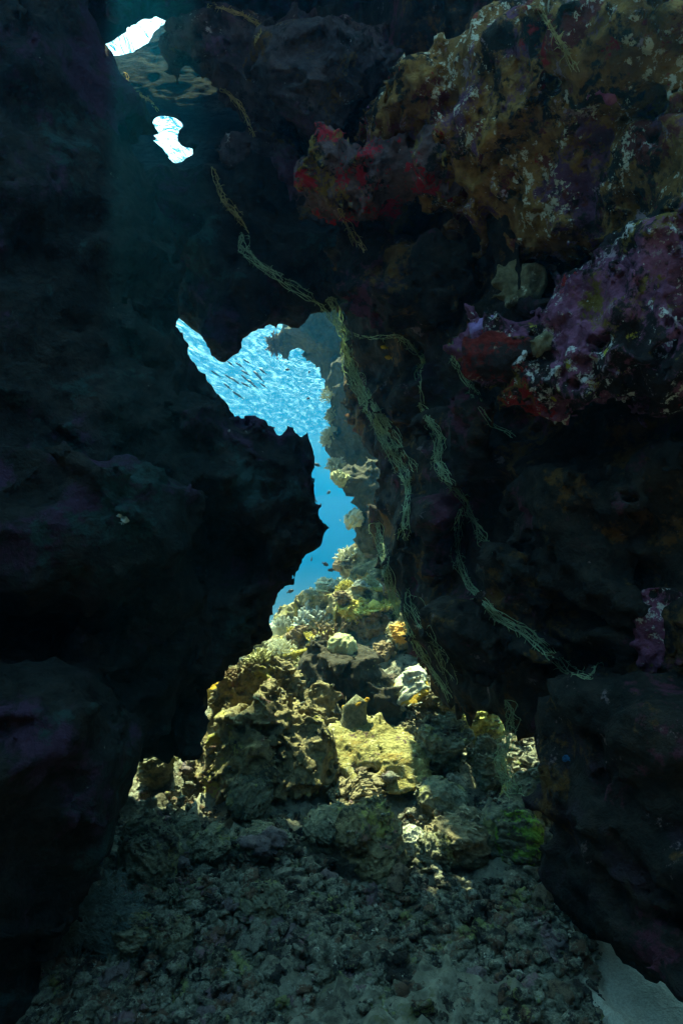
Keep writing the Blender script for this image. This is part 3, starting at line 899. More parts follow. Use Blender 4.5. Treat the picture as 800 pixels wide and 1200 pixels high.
def bushy(seed, n=90, L=.5, rad=.035, twigs=3, flat=1.0):
    """clump of finger branches about one metre wide, base at the origin"""
    r = random.Random(seed)
    mb = MB()
    for i in range(n):
        d = dirs(r, .9 * flat)
        l = L * r.uniform(.78, 1.08)
        q = Vector((r.gauss(0, .05), r.gauss(0, .05), 0))
        m1 = q + d * l * .5 + Vector((0, 0, .02))
        e = q + d * l + Vector((r.uniform(-.04, .04), r.uniform(-.04, .04), .05))
        mb.tube([q, m1, e], [rad * .9, rad * 1.05, rad * .75], 5)
        for t in range(twigs):
            tt = r.uniform(.5, .95)
            s0 = q.lerp(e, tt)
            dv = (d + Vector((r.uniform(-.9, .9), r.uniform(-.9, .9), r.uniform(-.2, .8)))).normalized()
            mb.tube([s0, s0 + dv * L * .16, s0 + dv * L * .24 + Vector((0, 0, .02))], [rad * .8, rad * .75, rad * .5], 5)
    return mb.mesh('bushy_coral')


def staghorn(seed, depth=4, n0=9):
    r = random.Random(seed)
    mb = MB()

    def grow(p, d, l, rad, k):
        m_ = p + d * l * .5 + Vector((r.uniform(-.02, .02), r.uniform(-.02, .02), .01))
        e = p + (d + Vector((0, 0, .15))).normalized() * l
        mb.tube([p, m_, e], [rad, rad * .9, rad * .75], 5)
        if k > 0:
            for _ in range(r.choice((2, 2, 3))):
                dv = (d + Vector((r.gauss(0, .55), r.gauss(0, .55), r.uniform(-.1, .6)))).normalized()
                grow(e, dv, l * r.uniform(.65, .85), rad * .74, k - 1)
    for i in range(n0):
        grow(Vector((r.gauss(0, .05), r.gauss(0, .05), 0)), dirs(r, .9), r.uniform(.16, .24), .026, depth - 1)
    return mb.mesh('staghorn_coral')


def table(seed, n=170):
    """plate of short upright fingers on a thin disc, about one metre wide"""
    r = random.Random(seed)
    mb = MB()
    mb.tube([(0, 0, -.10), (0, 0, .10), (0, 0, .2)], [.10, .12, .25], 9)
    ring = 36
    vs, fs = [(0, 0, .21)], []
    for j in range(1, 6):
        for i in range(ring):
            a = 2 * math.pi * i / ring
            rr = .1 * j * (1 + (.16 * math.sin(3 * a + seed) + .10 * math.sin(7 * a + 2 * seed)) * j / 5)
            vs.append((rr * math.cos(a), rr * math.sin(a), .21 + .05 * (j / 5) ** 2))
    for i in range(ring):
        fs.append((0, 1 + i, 1 + (i + 1) % ring))
    for j in range(4):
        for i in range(ring):
            p, q = 1 + j * ring, 1 + (j + 1) * ring
            fs.append((p + i, q + i, q + (i + 1) % ring, p + (i + 1) % ring))
    mb.add(vs, fs)
    mb.add([(x, y, z - .035) for x, y, z in vs], [tuple(reversed(f)) for f in fs])
    for i in range(n):
        a, rr = r.uniform(0, 6.28), .5 * math.sqrt(r.uniform(.02, 1.1))
        rr *= 1 + .14 * math.sin(3 * a + seed)
        p = Vector((rr * math.cos(a), rr * math.sin(a), .22))
        out = Vector((math.cos(a), math.sin(a), 0)) * (.09 * rr / .5)
        mb.tube([p, p + out * .6 + Vector((0, 0, .04)), p + out + Vector((0, 0, r.uniform(.05, .09)))], [.024, .022, .014], 5)
    return mb.mesh('table_coral')


CM = {
    'olive': plain_mat('olive_coral', (.28, .27, .13), (.46, .44, .24), 25),
    'pale': plain_mat('pale_coral', (.42, .41, .28), (.62, .60, .44), 25),
    'yellow': plain_mat('yellow_coral', (.38, .31, .05), (.50, .43, .12), 25),
    'brown': plain_mat('brown_coral', (.13, .09, .05), (.24, .17, .09), 25),
    'grey': plain_mat('grey_blue_coral', (.28, .30, .26), (.46, .48, .42), 25),
    'orange': plain_mat('orange_coral', (.46, .24, .05), (.55, .33, .09), 25),
}
bank = {}


def coral_mesh(kind, var, col):
    key = (kind, var, col)
    if key not in bank:
        base = (kind, var)
        if base not in bank:
            if kind == 'bushy': me = bushy(200 + var, 80, .48, .036, 3)
            elif kind == 'cauliflower': me = bushy(230 + var, 120, .40, .052, 2)
            elif kind == 'fine': me = bushy(250 + var, 130, .5, .020, 5)
            elif kind == 'staghorn': me = staghorn(260 + var, 4, 10)
            elif kind == 'table': me = table(270 + var)
            elif kind == 'dome': me = lump_mesh('dome_coral', (1, 1, .75), 280 + var, 0, .05, 30)
            else: me = lump_mesh('lumpy_coral', (1, 1, .8), 290 + var, 9, .15, 34)
            bank[base] = me
        me = bank[base].copy()
        me.materials.clear()
        me.materials.append(CM[col])
        bank[key] = me
    return bank[key]


NAMES = {'bushy': 'bushy_coral', 'cauliflower': 'cauliflower_coral', 'fine': 'branching_coral', 'staghorn': 'staghorn_coral', 'table': 'plate_coral', 'dome': 'dome_coral', 'lumpy': 'lumpy_coral'}


def coral(kind, col, p, size, label, group=None, rz=None, tilt=(0, 0), var=None):
    v = random.randrange(3) if var is None else var
    o = bpy.data.objects.new(NAMES[kind], coral_mesh(kind, v, col))
    COL.objects.link(o)
    o.location = p
    o.scale = (size * random.uniform(.9, 1.1), size * random.uniform(.9, 1.1), size * random.uniform(.85, 1.1))
    o.rotation_euler = (tilt[0], tilt[1], random.uniform(0, 6.28) if rz is None else rz)
    return tag(o, label, 'coral', group)


# rock mounds that carry the corals of the slope
MOUNDS = [(5.4, -.55, .55, .35), (6.1, -.15, .7, .4), (6.7, -.35, .7, .36), (6.9, .42, .7, .35), (6.5, .30, .7, .45), (5.6, .25, .6, .38), (5.2, -1.1, .6, .4), (6.2, -1.1, .8, .45), (7.2, -.85, .7, .32), (7.6, .75, .7, .35), (5.0, .62, .5, .35), (5.3, -.1, .4, .25)]
mound_words = ['left of the dark boulder', 'behind the dark boulder', 'at mid slope', 'high on the slope under the blue gap', 'against the right edge of the gap', 'above the yellow edged plate coral', 'at the foot of the slope beside the cave wall',
               'at the lower left of the slope', 'on the ridge line at its left end', 'on the ridge line at its top', 'in the shadow by the encrusted wall', 'just over the crest of the dark boulder']
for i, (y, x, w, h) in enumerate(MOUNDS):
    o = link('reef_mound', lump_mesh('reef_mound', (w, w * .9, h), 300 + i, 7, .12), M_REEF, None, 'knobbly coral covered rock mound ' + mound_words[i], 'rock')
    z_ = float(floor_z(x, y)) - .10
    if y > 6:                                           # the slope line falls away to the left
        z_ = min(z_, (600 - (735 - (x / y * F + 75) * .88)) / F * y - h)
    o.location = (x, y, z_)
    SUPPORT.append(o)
bpy.context.view_layer.update()
dg = bpy.context.evaluated_depsgraph_get()
SUP = []
for o in SUPPORT:
    bb = [o.matrix_world @ Vector(c) for c in o.bound_box]
    SUP.append((o.matrix_world.inverted(), BVHTree.FromObject(o, dg), o, min(c.x for c in bb), max(c.x for c in bb), min(c.y for c in bb), max(c.y for c in bb)))


def drop(x, y):
    """height and normal of the topmost solid under (x, y)"""
    best, nrm = float(floor_z(x, y)), Vector((0, 0, 1))
    for (mi, t, o, xa, xb, ya, yb) in SUP:
        if not (xa < x < xb and ya < y < yb):
            continue
        a_ = mi @ Vector((x, y, 2.0))
        d_ = (mi.to_3x3() @ Vector((0, 0, -1)))
        h_ = t.ray_cast(a_, d_)
        if h_[0] is not None:
            w_ = o.matrix_world @ h_[0]
            if w_.z > best:
                best, nrm = w_.z, h_[1]
    return Vector((x, y, best)), nrm


def at_slope(x, y):
    """point of the slope, mounds included, seen at pixel (x, y)"""
    d_ = px(x, y, 1).normalized()
    best = None
    for (mi, t, o, xa, xb, ya, yb) in SUP:
        h_ = t.ray_cast(mi @ Vector((0, 0, 0)), mi.to_3x3() @ d_)
        if h_[0] is not None:
            w_ = o.matrix_world @ h_[0]
            if best is None or w_.y < best.y: best = w_
    f_ = floor_at(x, y)
    if best is None or f_.y < best.y: best = f_
    return best


# named corals of the slope: kind, colour, pixel, size in pixels, label
KEY = [
    ('staghorn', 'brown', 388, 748, 62, 'dark open branching staghorn coral in the middle of the slope'),
    ('dome', 'olive', 402, 762, 40, 'round olive brain coral on the crest of the dark boulder'),
    ('lumpy', 'brown', 432, 750, 44, 'dark lumpy coral right of the round brain coral'),
    ('lumpy', 'yellow', 418, 728, 36, 'yellow brown knob right of the staghorn coral'),
    ('table', 'yellow', 345, 768, 40, 'yellow tilted plate coral above the dark boulder'),
    ('fine', 'pale', 330, 760, 34, 'pale finger coral left of the yellow tilted plate'),
    ('fine', 'yellow', 358, 738, 34, 'bright yellow bushy coral left of the staghorn'),
    ('dome', 'pale', 327, 742, 32, 'pale rounded coral head at the left of the slope'),
    ('table', 'yellow', 440, 712, 52, 'long yellow plate coral slanting up under the encrusted wall'),
    ('cauliflower', 'grey', 368, 722, 50, 'wide grey cauliflower coral on the ridge against the blue'),
    ('cauliflower', 'pale', 405, 690, 46, 'pale cauliflower coral below the dark round heads'),
    ('dome', 'brown', 400, 665, 22, 'dark round coral head on the upper ridge'),
    ('dome', 'brown', 436, 650, 26, 'dark round coral head touching the encrusted wall'),
    ('bushy', 'orange', 430, 682, 30, 'small orange coral near the top of the slope'),
    ('bushy', 'pale', 410, 650, 36, 'pale tufted coral at the top of the ridge'),
    ('cauliflower', 'grey', 432, 640, 30, 'grey blue coral clump at the highest corner of the slope'),
    ('bushy', 'grey', 332, 732, 26, 'grey tuft of coral where the ridge meets the cave wall'),
    ('lumpy', 'brown', 452, 775, 32, 'dark ring shaped coral lump right of the dark boulder crest'),
    ('lumpy', 'orange', 474, 745, 26, 'orange brown knob beside the encrusted wall edge'),
    ('bushy', 'pale', 300, 752, 36, 'pale green coral thicket at the far left of the slope'),
    ('fine', 'grey', 285, 770, 34, 'grey branching coral under the hanging lobe'),
    ('bushy', 'olive', 305, 772, 32, 'olive bush coral above the big sunlit boulder'),
    ('cauliflower', 'brown', 270, 792, 30, 'brown coral clump beside the cave wall at the lower left'),
]
for (kd, cl, x, y, s_, lab) in KEY:
    p = at_slope(x, y)
    sz = s_ * p.y / F
    coral(kd, cl, p + Vector((0, 0, -.18 * sz)), sz, lab, tilt=(random.uniform(-.1, .35), random.uniform(-.25, .25)), rz=random.uniform(0, 6.28))
# many more, alike
FILL = {'cauliflower': 'cauliflower corals of the reef slope', 'bushy': 'bush corals of the reef slope', 'fine': 'thin branched corals of the reef slope', 'lumpy': 'lumpy corals of the reef slope', 'dome': 'small dome corals of the reef slope', 'table': 'small plate corals of the reef slope'}
FLAB = {'cauliflower': 'small cauliflower coral among others on the sunlit reef slope', 'bushy': 'small bush coral among others on the sunlit reef slope', 'fine': 'small thin branched coral among others on the reef slope',
        'lumpy': 'small knobbly coral lump among others on the reef slope', 'dome': 'small dome coral among others on the reef slope', 'table': 'small plate coral among others on the reef slope'}
cnt = 0
rr = random.Random(5)
while cnt < 130:
    y = rr.uniform(4.9, 8.3)
    x = rr.uniform(-1.5 if y < 6.5 else -1.1, .9)
    q = px(0, 0, 1)
    u = x / y * F + 400
    if not (235 < u < 500):
        continue
    p, n_ = drop(x, y)
    kd = rr.choice(['cauliflower', 'cauliflower', 'bushy', 'bushy', 'fine', 'lumpy', 'lumpy', 'dome', 'table'])
    cl = rr.choice(['olive', 'olive', 'pale', 'pale', 'grey', 'yellow', 'brown'])
    sz = rr.uniform(.09, .22) * (1.25 if kd in ('table', 'fine') else 1)
    if 600 - (p.z + .5 * sz) / y * F < 715 - (u - 325) * .88:
        continue
    coral(kd, cl, p + Vector((0, 0, -.15 * sz)), sz, FLAB[kd], FILL[kd], tilt=(rr.uniform(-.1, .4), rr.uniform(-.3, .3)))
    cnt += 1
# corals on the blue hazed reef wall
for (kd, cl, x, y, d, s_, rx, ry, lab) in [
    ('fine', 'brown', 322, 402, 7.3, 26, 2.2, -.9, 'feathery brown coral hanging from the roof rock into the blue opening'),
    ('staghorn', 'olive', 388, 466, 6.6, 26, .8, -1.2, 'spiky olive coral sticking out of the hazed reef wall'),
    ('bushy', 'olive', 391, 488, 6.6, 20, .6, -1.2, 'small tuft of coral under the spiky one on the reef wall'),
    ('fine', 'pale', 389, 514, 6.6, 26, .5, -1.0, 'pale coral fringe on the reef wall above the deep blue'),
    ('bushy', 'pale', 394, 548, 6.5, 24, 1.6, -1.0, 'downward pointing coral fringe at the lower edge of the reef wall'),
    ('lumpy', 'olive', 405, 566, 5.75, 22, .6, -.9, 'olive crust on the round knob of the reef wall'),
    ('lumpy', 'pale', 419, 614, 5.75, 24, .8, -.9, 'pale crust on the lower corner of the reef wall knob')]:
    p = px(x, y, d)
    coral(kd, cl, p, s_ * d / F, lab, tilt=(rx, ry), rz=0)

# ------------------------------------------------------------------ yellow edged plate coral, yellow sponge
p = px(478, 806, 4.1)
pt = thing('plate_coral', p, 'grey tilted plate coral with a bright yellow underside beside the encrusted wall', 'coral')
kk = 4.35 / F
R = Matrix.Rotation(math.radians(-32), 3, 'Y') @ Matrix.Rotation(math.radians(30), 3, 'X')
me = sdf_mesh('plate', [Ball((0, 0, .02), (24 * kk, .14, .03), R), Ball((.02, .02, .07), (12 * kk, .08, .05), R)], .008, ((9, .02, 1), (24, .012, 1)), blend=.03, seed=141)
link('plate', me, M_PALE, pt)
me = sdf_mesh('yellow_edge', [Ball((.006, -.03, -.006), (24 * kk, .13, .022), R)], .007, ((10, .012, 1),), blend=.03, seed=142)
link('yellow_edge', me, M_YRIM, pt)
M_YSP = rock_mat('bright_yellow_sponge', (.50, .30, .02), (.62, .42, .05), [((.30, .18, .02), 12, .55, .05, 3.0)], (), bump=.9, bscale=3, scale=4)
cl_ = cluster('yellow_sponge', [(260, 806, 4.0, 15, 9, 16), (272, 812, 3.95, 13, 8, 14), (253, 812, 4.0, 9, 10, 12)], M_YSP, 'bright yellow lumpy sponge at the edge of the cave wall', 'sponge', h=.009, seed=151, noise=((14, .02, 1), (34, .012, 1)), blend=.03)
cl_ = cluster('orange_sponge', [(366, 847, 3.75, 10, 12, 10), (360, 840, 3.75, 7, 9, 8)], plain_mat('salmon_sponge', (.40, .16, .09), (.5, .24, .14), 30), 'smooth salmon coloured sponge between knobs of the big boulder', 'sponge', h=.008, seed=152, noise=((14, .01, 1),), blend=.03)

# ------------------------------------------------------------------ rubble
frag = []
rr = random.Random(21)
for i in range(10):
    pr = []
    p = Vector((0, 0, 0))
    d_ = Vector((rr.uniform(-1, 1), rr.uniform(-1, 1), rr.uniform(-.2, .4))).normalized()
    for j in range(rr.choice((2, 3, 4))):
        q = rr.uniform(.16, .30)
        pr.append(Ball(tuple(p), (q, q * rr.uniform(.7, 1.1), q * rr.uniform(.6, 1))))
        d_ = (d_ + Vector((rr.gauss(0, .7), rr.gauss(0, .7), rr.gauss(0, .5)))).normalized()
        p = p + d_ * .24
    me = sdf_mesh('rubble_stone', pr, .055, ((3.5, .09, 1), (9, .05, 1)), blend=.08, seed=400 + i)
    frag.append(me)
low = []
rq = random.Random(22)
for i in range(12):
    pr, p, d_ = [], Vector((0, 0, 0)), Vector((rq.uniform(-1, 1), rq.uniform(-1, 1), rq.uniform(-.2, .4))).normalized()
    for j in range(rq.choice((1, 2, 3, 4, 5))):
        q = rq.uniform(.13, .30) * (1 if i % 3 else .7)
        pr.append(Ball(tuple(p), (q, q * rq.uniform(.7, 1.1), q * rq.uniform(.6, 1))))
        d_ = (d_ + Vector((rq.gauss(0, .5), rq.gauss(0, .5), rq.gauss(0, .4)))).normalized()
        p = p + d_ * .24
    me = sdf_mesh('coral_rubble', pr, .095, ((3.5, .09, 1), (9, .05, 1)), blend=.08, seed=450 + i)
    v = np.empty(len(me.vertices) * 3, dtype=np.float32)
    me.vertices.foreach_get('co', v)
    f = np.array([list(p_.vertices) for p_ in me.polygons], dtype=np.int32)
    low.append((v.reshape(-1, 3), f))
M_RUB = [rock_mat('rubble_%s' % n_, a_, b_, [(c_, 9, .55, .05, 5.0)], [((.5, .47, .36), 80, .70, .04, 6.0)], bump=.8, bscale=3, scale=5)
         for n_, a_, b_, c_ in (('grey', (.20, .20, .16), (.40, .38, .29), (.07, .06, .05)), ('brown', (.16, .12, .085), (.30, .23, .15), (.07, .05, .04)),
                                ('lilac', (.20, .14, .15), (.33, .27, .26), (.10, .07, .06)), ('olive', (.20, .21, .11), (.38, .37, .19), (.08, .07, .04)))]
M_MIXED = rock_mat('mixed_rubble', (.07, .065, .045), (.34, .33, .25), [((.12, .07, .045), 7, .54, .04, 5.0), ((.035, .03, .025), 9, .53, .04, 15.0), ((.20, .21, .08), 8, .60, .04, 25.0), ((.18, .11, .12), 6, .61, .04, 35.0)], [((.55, .52, .42), 50, .66, .03, 6.0)], bump=.9, bscale=3, scale=6)
rub = []
for i, me in enumerate(frag):
    for j in range(2):
        m2 = me.copy()
        m2.materials.clear()
        m2.materials.append(M_RUB[(i * 2 + j) % 4] if rr.random() < .8 else M_RUB[0])
        rub.append(m2)


def floor_spot(r, y0, y1):
    while True:
        y = math.sqrt(r.uniform(y0 * y0, y1 * y1))
        u = r.uniform(30, 700)
        x = (u - 400) / F * y
        if r.random() <   .84 * float(sand_mask(x, y)):
            continue
        return x, y


n_ind = 0
while n_ind < 270:
    x, y = floor_spot(rr, 1.95, 4.6)
    p, nn = drop(x, y)
    if p.z - float(floor_z(x, y)) > .10:
        continue
    s_ = rr.choice((.07, .09, .11, .14)) * rr.uniform(.8, 1.3)
    o = bpy.data.objects.new('rubble_stone', rr.choice(rub))
    COL.objects.link(o)
    o.location = p + Vector((0, 0, .10 * s_))
    o.scale = (s_, s_ * rr.uniform(.7, 1.2), s_ * rr.uniform(.6, 1))
    o.rotation_euler = (rr.uniform(-.5, .5), rr.uniform(-.5, .5), rr.uniform(0, 6.28))
    if y > 2.95:
        tag(o, 'loose lump of broken coral lying among the rocks of the lit ground', 'rubble stone', 'rubble stones on the lit ground')
    else:
        tag(o, 'loose lump of broken coral lying on the shaded cave floor', 'rubble stone', 'rubble stones on the shaded floor')
    n_ind += 1
V, Fc, off = [], [], 0
for i in range(23000):
    x, y = floor_spot(rr, 1.9, 2.6) if rr.random() < .5 else floor_spot(rr, 1.9, 5.0)
    s_ = rr.choice((.02, .03, .035, .045, .06, .10)) * rr.uniform(.7, 1.3)
    if abs(x - tp.x) < .34 and abs(y - tp.y) < .34:
        continue
    zt = drop(x, y)[0].z
    if zt - float(floor_z(x, y)) > .06:
        if rr.random() < .72:
            continue
        s_ *= .5
    v, f = low[rr.randrange(12)]
    M = Matrix.Rotation(rr.uniform(0, 6.28), 3, 'Z') @ Matrix.Rotation(rr.uniform(-.9, .9), 3, 'X')
    w = (v * np.array([s_, s_ * rr.uniform(.6, 1.2), s_ * rr.uniform(.5, 1)], dtype=np.float32)) @ np.array(M, dtype=np.float32).T
    V.append(w + np.array([x, y, zt + .15 * s_], dtype=np.float32))
    Fc.append(f + off)
    off += len(v)
link('coral_rubble', np_mesh('coral_rubble', np.concatenate(V), np.concatenate(Fc)), M_MIXED, None, 'fine broken coral rubble covering the cave floor', 'rubble', kind='stuff')

# ------------------------------------------------------------------ growth and drawn golden rim light on the encrusted wall
bpy.context.view_layer.update()
RT = bvh_of(walls[RW.name])
LT = bvh_of(walls[LW.name])
AT = bvh_of(walls[AR.name])


def wall_pt(ts, x, y, dflt):
    d_ = px(x, y, 1)
    h_ = cast(ts, (0, 0, 0), d_.normalized())
    return h_[0] if h_ is not None and h_[0].y < 6 else d_ * dflt


def thin_mat(name, c):
    m = bpy.data.materials.new(name)
    m.use_nodes = True
    nt = m.node_tree
    nt.nodes.remove(nt.nodes['Principled BSDF'])
    co = N(nt, 'ShaderNodeTexCoord').outputs['Object']
    col = mix(nt, ramp(nt, noise_tex(nt, co, 14, 4, .6, 1.0), .3, .7), tuple(x * .55 for x in c), c)
    a, b, mx = N(nt, 'ShaderNodeBsdfDiffuse'), N(nt, 'ShaderNodeBsdfTranslucent'), N(nt, 'ShaderNodeMixShader')
    mx.inputs[0].default_value = .5
    nt.links.new(col, a.inputs['Color']); nt.links.new(col, b.inputs['Color'])
    nt.links.new(a.outputs[0], mx.inputs[1]); nt.links.new(b.outputs[0], mx.inputs[2])
    nt.links.new(mx.outputs[0], nt.nodes['Material Output'].inputs['Surface'])
    return m


M_ALG = thin_mat('pale_green_algae', (.56, .68, .44))
M_RIMGOLD = thin_mat('golden_rim_light', (.72, .55, .24))  # gold colour imitates the sunlit rims of the rock lobes
STR = [
    ([(284, 272), (283, 290), (300, 306), (330, 326), (356, 343), (380, 356), (398, 382)], 5, 6, .0030, M_ALG, 'green strand bundle running down from the knob at the top of the blue opening'),
    ([(386, 345), (394, 375), (401, 396), (406, 420), (413, 440), (420, 460), (432, 482), (446, 506), (457, 526), (468, 546), (476, 562), (479, 582), (473, 610), (471, 632)], 9, 6, .0034, M_ALG, 'thick bundle of pale green strands along the lit edge of the encrusted wall'),
    ([(402, 398), (413, 425), (425, 450), (441, 480), (456, 501), (471, 530), (487, 549)], 6, 5, .0030, M_ALG, 'second strand bundle just right of the thick one'),
    ([(408, 390), (425, 396), (440, 396), (460, 393), (475, 398), (487, 412), (497, 423), (490, 436), (492, 456), (493, 476)], 3, 3, .0028, M_ALG, 'arched thin strand above the yellow fish'),
    ([(493, 476), (501, 490), (511, 506), (516, 521), (510, 540), (521, 556), (531, 571), (546, 587), (551, 602), (561, 621), (571, 641)], 6, 5, .0030, M_ALG, 'strand bundle in the middle of the encrusted wall, below the arched one'),
    ([(440, 610), (442, 630), (448, 652), (456, 682), (464, 707), (477, 737), (492, 765), (511, 790), (527, 818)], 8, 5, .0032, M_ALG, 'strand bundle hanging along the lowest edge of the wall over the reef slope'),
    ([(540, 592), (537, 620), (534, 650), (546, 680), (561, 701), (582, 722), (611, 738), (641, 762), (662, 786), (691, 796), (700, 780)], 5, 5, .0028, M_ALG, 'long strand bundle curving down to the right across the dark wall'),
    ([(531, 392), (533, 420), (546, 441), (561, 470), (581, 496), (601, 511)], 4, 6, .0026, M_ALG, 'thin strands below the purple crusted lobe'),
    ([(478, 690), (490, 720), (505, 745), (520, 775), (530, 800)], 5, 8, .0026, M_ALG, 'faint inner strands near the lowest tip of the wall'),
    ([(395, 240), (405, 256), (418, 286), (426, 296)], 3, 4, .0028, M_RIMGOLD, 'short golden strand imitating rim light under the red crusted ledge'),
    ([(622, 0), (640, 26), (661, 56), (676, 82)], 4, 4, .0030, M_RIMGOLD, 'golden strand imitating rim light at the top of the ochre face'),
    ([(242, 4), (262, 8), (282, 16), (296, 24), (310, 33), (300, 48)], 4, 3, .0030, M_RIMGOLD, 'golden strand imitating rim light along the cave roof above the finger shaped rock'),
    ([(592, 822), (601, 846), (592, 870), (586, 896), (592, 916), (602, 932)], 7, 8, .0028, M_ALG, 'green strands veiling the overhang above the log shaped rock'),
    ([(250, 195), (256, 215), (262, 232), (272, 245), (282, 255), (290, 268)], 4, 4, .0032, M_RIMGOLD, 'golden fringe imitating rim light below the blunt nose of rock near the bright holes'),
    ([(255, 102), (270, 112), (282, 124), (292, 142), (298, 158)], 4, 3, .0032, M_RIMGOLD, 'golden fringe imitating rim light on the underside of the finger shaped rock'),
    ([(148, 84), (152, 104), (164, 112), (178, 119), (186, 130)], 4, 3, .0034, M_RIMGOLD, 'bright golden fringe imitating rim light on the cave wall just under the upper hole'),
]
rr = random.Random(77)
for (pl, n_, jit, rad, mt, lab) in STR:
    ts = RT + LT + AT
    mb = MB()
    n_ = int(n_ * 2.8)
    jit = jit * 1.35
    for t in range(n_):
        main = t < max(2, n_ // 3)
        a0 = 0 if main else rr.uniform(0, .5) * (len(pl) - 1)
        a1 = (len(pl) - 1) if main else a0 + rr.uniform(.35, .5) * (len(pl) - 1)
        ns = max(10, int((a1 - a0) * 9))
        ph = rr.uniform(0, 50)
        off, offy = rr.gauss(0, jit * .25), rr.gauss(0, jit * .25)
        S_ = np.linspace(a0, a1, ns)
        nzx = jit * (1.0 * fbm(np.stack([S_ * .8 + ph, S_ * 0 + t, S_ * 0], 1), 1, 1) + .55 * fbm(np.stack([S_ * 3.3 + ph, S_ * 0 + t * 2, S_ * 0], 1), 1, 2))
        nzy = jit * (.6 * fbm(np.stack([S_ * .8 + ph, S_ * 0 + t, S_ * 0 + 9], 1), 1, 1) + .5 * fbm(np.stack([S_ * 3.3 + ph, S_ * 0 + t * 2, S_ * 0 + 9], 1), 1, 2))
        pts = []
        last = None
        if not main:
            q0 = min(range(len(spine)), key=lambda q_: abs(spine[q_][0] - a0))
            pts.append(spine[q0][1].copy())
            last = spine[q0][1].y
        for q, s_ in enumerate(S_):
            i = min(int(s_), len(pl) - 2)
            f = s_ - i
            x = pl[i][0] * (1 - f) + pl[i + 1][0] * f + off + float(nzx[q])
            y = pl[i][1] * (1 - f) + pl[i + 1][1] * f + offy + float(nzy[q])
            w = wall_pt(ts, x, y, last or 3.5)
            if last is not None and abs(w.y - last) > .25:
                w = px(x, y, last + max(-.06, min(.06, w.y - last)))
            last = w.y
            pts.append(w * (1 - .015 / w.length))
        if t == 0:
            spine = list(zip(S_, [p_.copy() for p_ in pts]))
        elif main:
            pts[0] = spine[0][1].copy()
        for _ in range(2):
            pts = [pts[0]] + [(pts[i - 1] + pts[i] * 2 + pts[i + 1]) / 4 for i in range(1, len(pts) - 1)] + [pts[-1]]
        w_ = rr.uniform(.35, .8) * (1 if main else .65)
        mb.tube(pts, [rad * w_ * rr.uniform(.7, 1.3) for _ in pts], 4)
        for i in range(1, len(pts) - 1):            # side twigs
            if rr.random() < .35:
                dv = Vector((rr.gauss(0, 1), rr.gauss(0, .6) - .4, rr.gauss(0, 1))).normalized() * rr.uniform(.006, .028)
                mb.tube([pts[i], pts[i] + dv * .6 + Vector((rr.gauss(0, .003), 0, rr.gauss(0, .003))), pts[i] + dv + Vector((0, 0, -.006))], [rad * .55, rad * .45, rad * .25], 3)
    link('algae_and_rim_strand', mb.mesh('algae_and_rim_strand'), mt, None, lab, 'algae')  # green ones are algae, golden ones draw rim light

SPG = [
    ('grey_sponge', 610, 336, 34, 32, M_BEIGE, 'grey rounded sponge on the encrusted wall above the purple lobe'),
    ('beige_sponge', 646, 406, 22, 14, M_BEIGE, 'small beige sponge in the purple crust'),
    ('red_sponge', 590, 420, 42, 26, rock_mat('deep_red_sponge', (.12, .012, .010), (.22, .025, .02), [((.03, .02, .02), 5, .49, .06, 2.0), ((.30, .20, .16), 8, .62, .03, 6.0)], [((.4, .3, .2), 60, .72, .03, 3.0)], bscale=2, scale=2), 'dark red sponge patch at the left of the purple crust'),
    ('pink_sponge', 712, 110, 18, 9, plain_mat('pink_sponge', (.26, .06, .15), (.36, .12, .22), 30), 'bright pink sponge high on the ochre face'),
    ('violet_sponge', 563, 388, 24, 16, plain_mat('violet_sponge', (.24, .12, .28), (.34, .2, .38), 20), 'violet sponge above the dark red patch'),
    ('mauve_sponge', 775, 740, 34, 48, M_PURPLE, 'mauve crusted lump low on the encrusted wall near the frame edge'),
    ('blue_sponge', 664, 890, 5, 6, rock_mat('blue_sponge', (.02, .08, .2), (.05, .17, .32), bscale=4, scale=6), 'tiny blue sponge in the dark above the log shaped rock'),
]
for (nm, x, y, w, h, mt, lab) in SPG:
    p = wall_pt(RT, x, y, 2.8)
    kk = p.y / F
    me = sdf_mesh(nm, [Ball((0, 0, 0), (w * kk, w * kk * .42, h * kk)), Ball((w * kk * .4, -.01, h * kk * .3), (w * kk * .5, w * kk * .4, h * kk * .5))], max(.006, w * kk / 14), ((.5 / (w * kk), w * kk * .22, 1), (1.6 / (w * kk), w * kk * .10, 1)), blend=w * kk * .3, seed=500 + x)
    o = link(nm, me, mt, None, lab, 'sponge')
    o.location = p * (1 + .35 * w * kk / p.length)
p = wall_pt(LT, 148, 606, 2.8)
me = sdf_mesh('pale_sponge', [Ball((0, 0, 0), (.022, .012, .02))], .004, ((50, .012, 1),), seed=531)
o = link('pale_sponge', me, plain_mat('pale_blue_sponge', (.4, .55, .6), (.6, .7, .72), 30), None, 'small pale blue sponge on the bulge of the dark cave wall', 'sponge')
o.location = p

# feathery soft coral in the shadow at the foot of the cave wall
mb = MB()
r5 = random.Random(31)


def feather(p, d, l, rad, k_):
    e = p + d * l
    mb.tube([p, p.lerp(e, .5) + Vector((r5.uniform(-.01, .01), 0, r5.uniform(-.01, .01))), e], [rad, rad * .8, rad * .6], 4)
    if k_ == 0:
        return
    for t in np.linspace(.3, 1, 5 if k_ > 1 else 7):
        for sgn in (-1, 1):
            ax = Vector((r5.uniform(-.3, .3), -1, r5.uniform(-.3, .3)))
            dv = (Matrix.Rotation(sgn * r5.uniform(.5, .95), 3, ax) @ d).normalized()
            feather(p.lerp(e, t), dv, l * r5.uniform(.38, .55), rad * .55, k_ - 1)


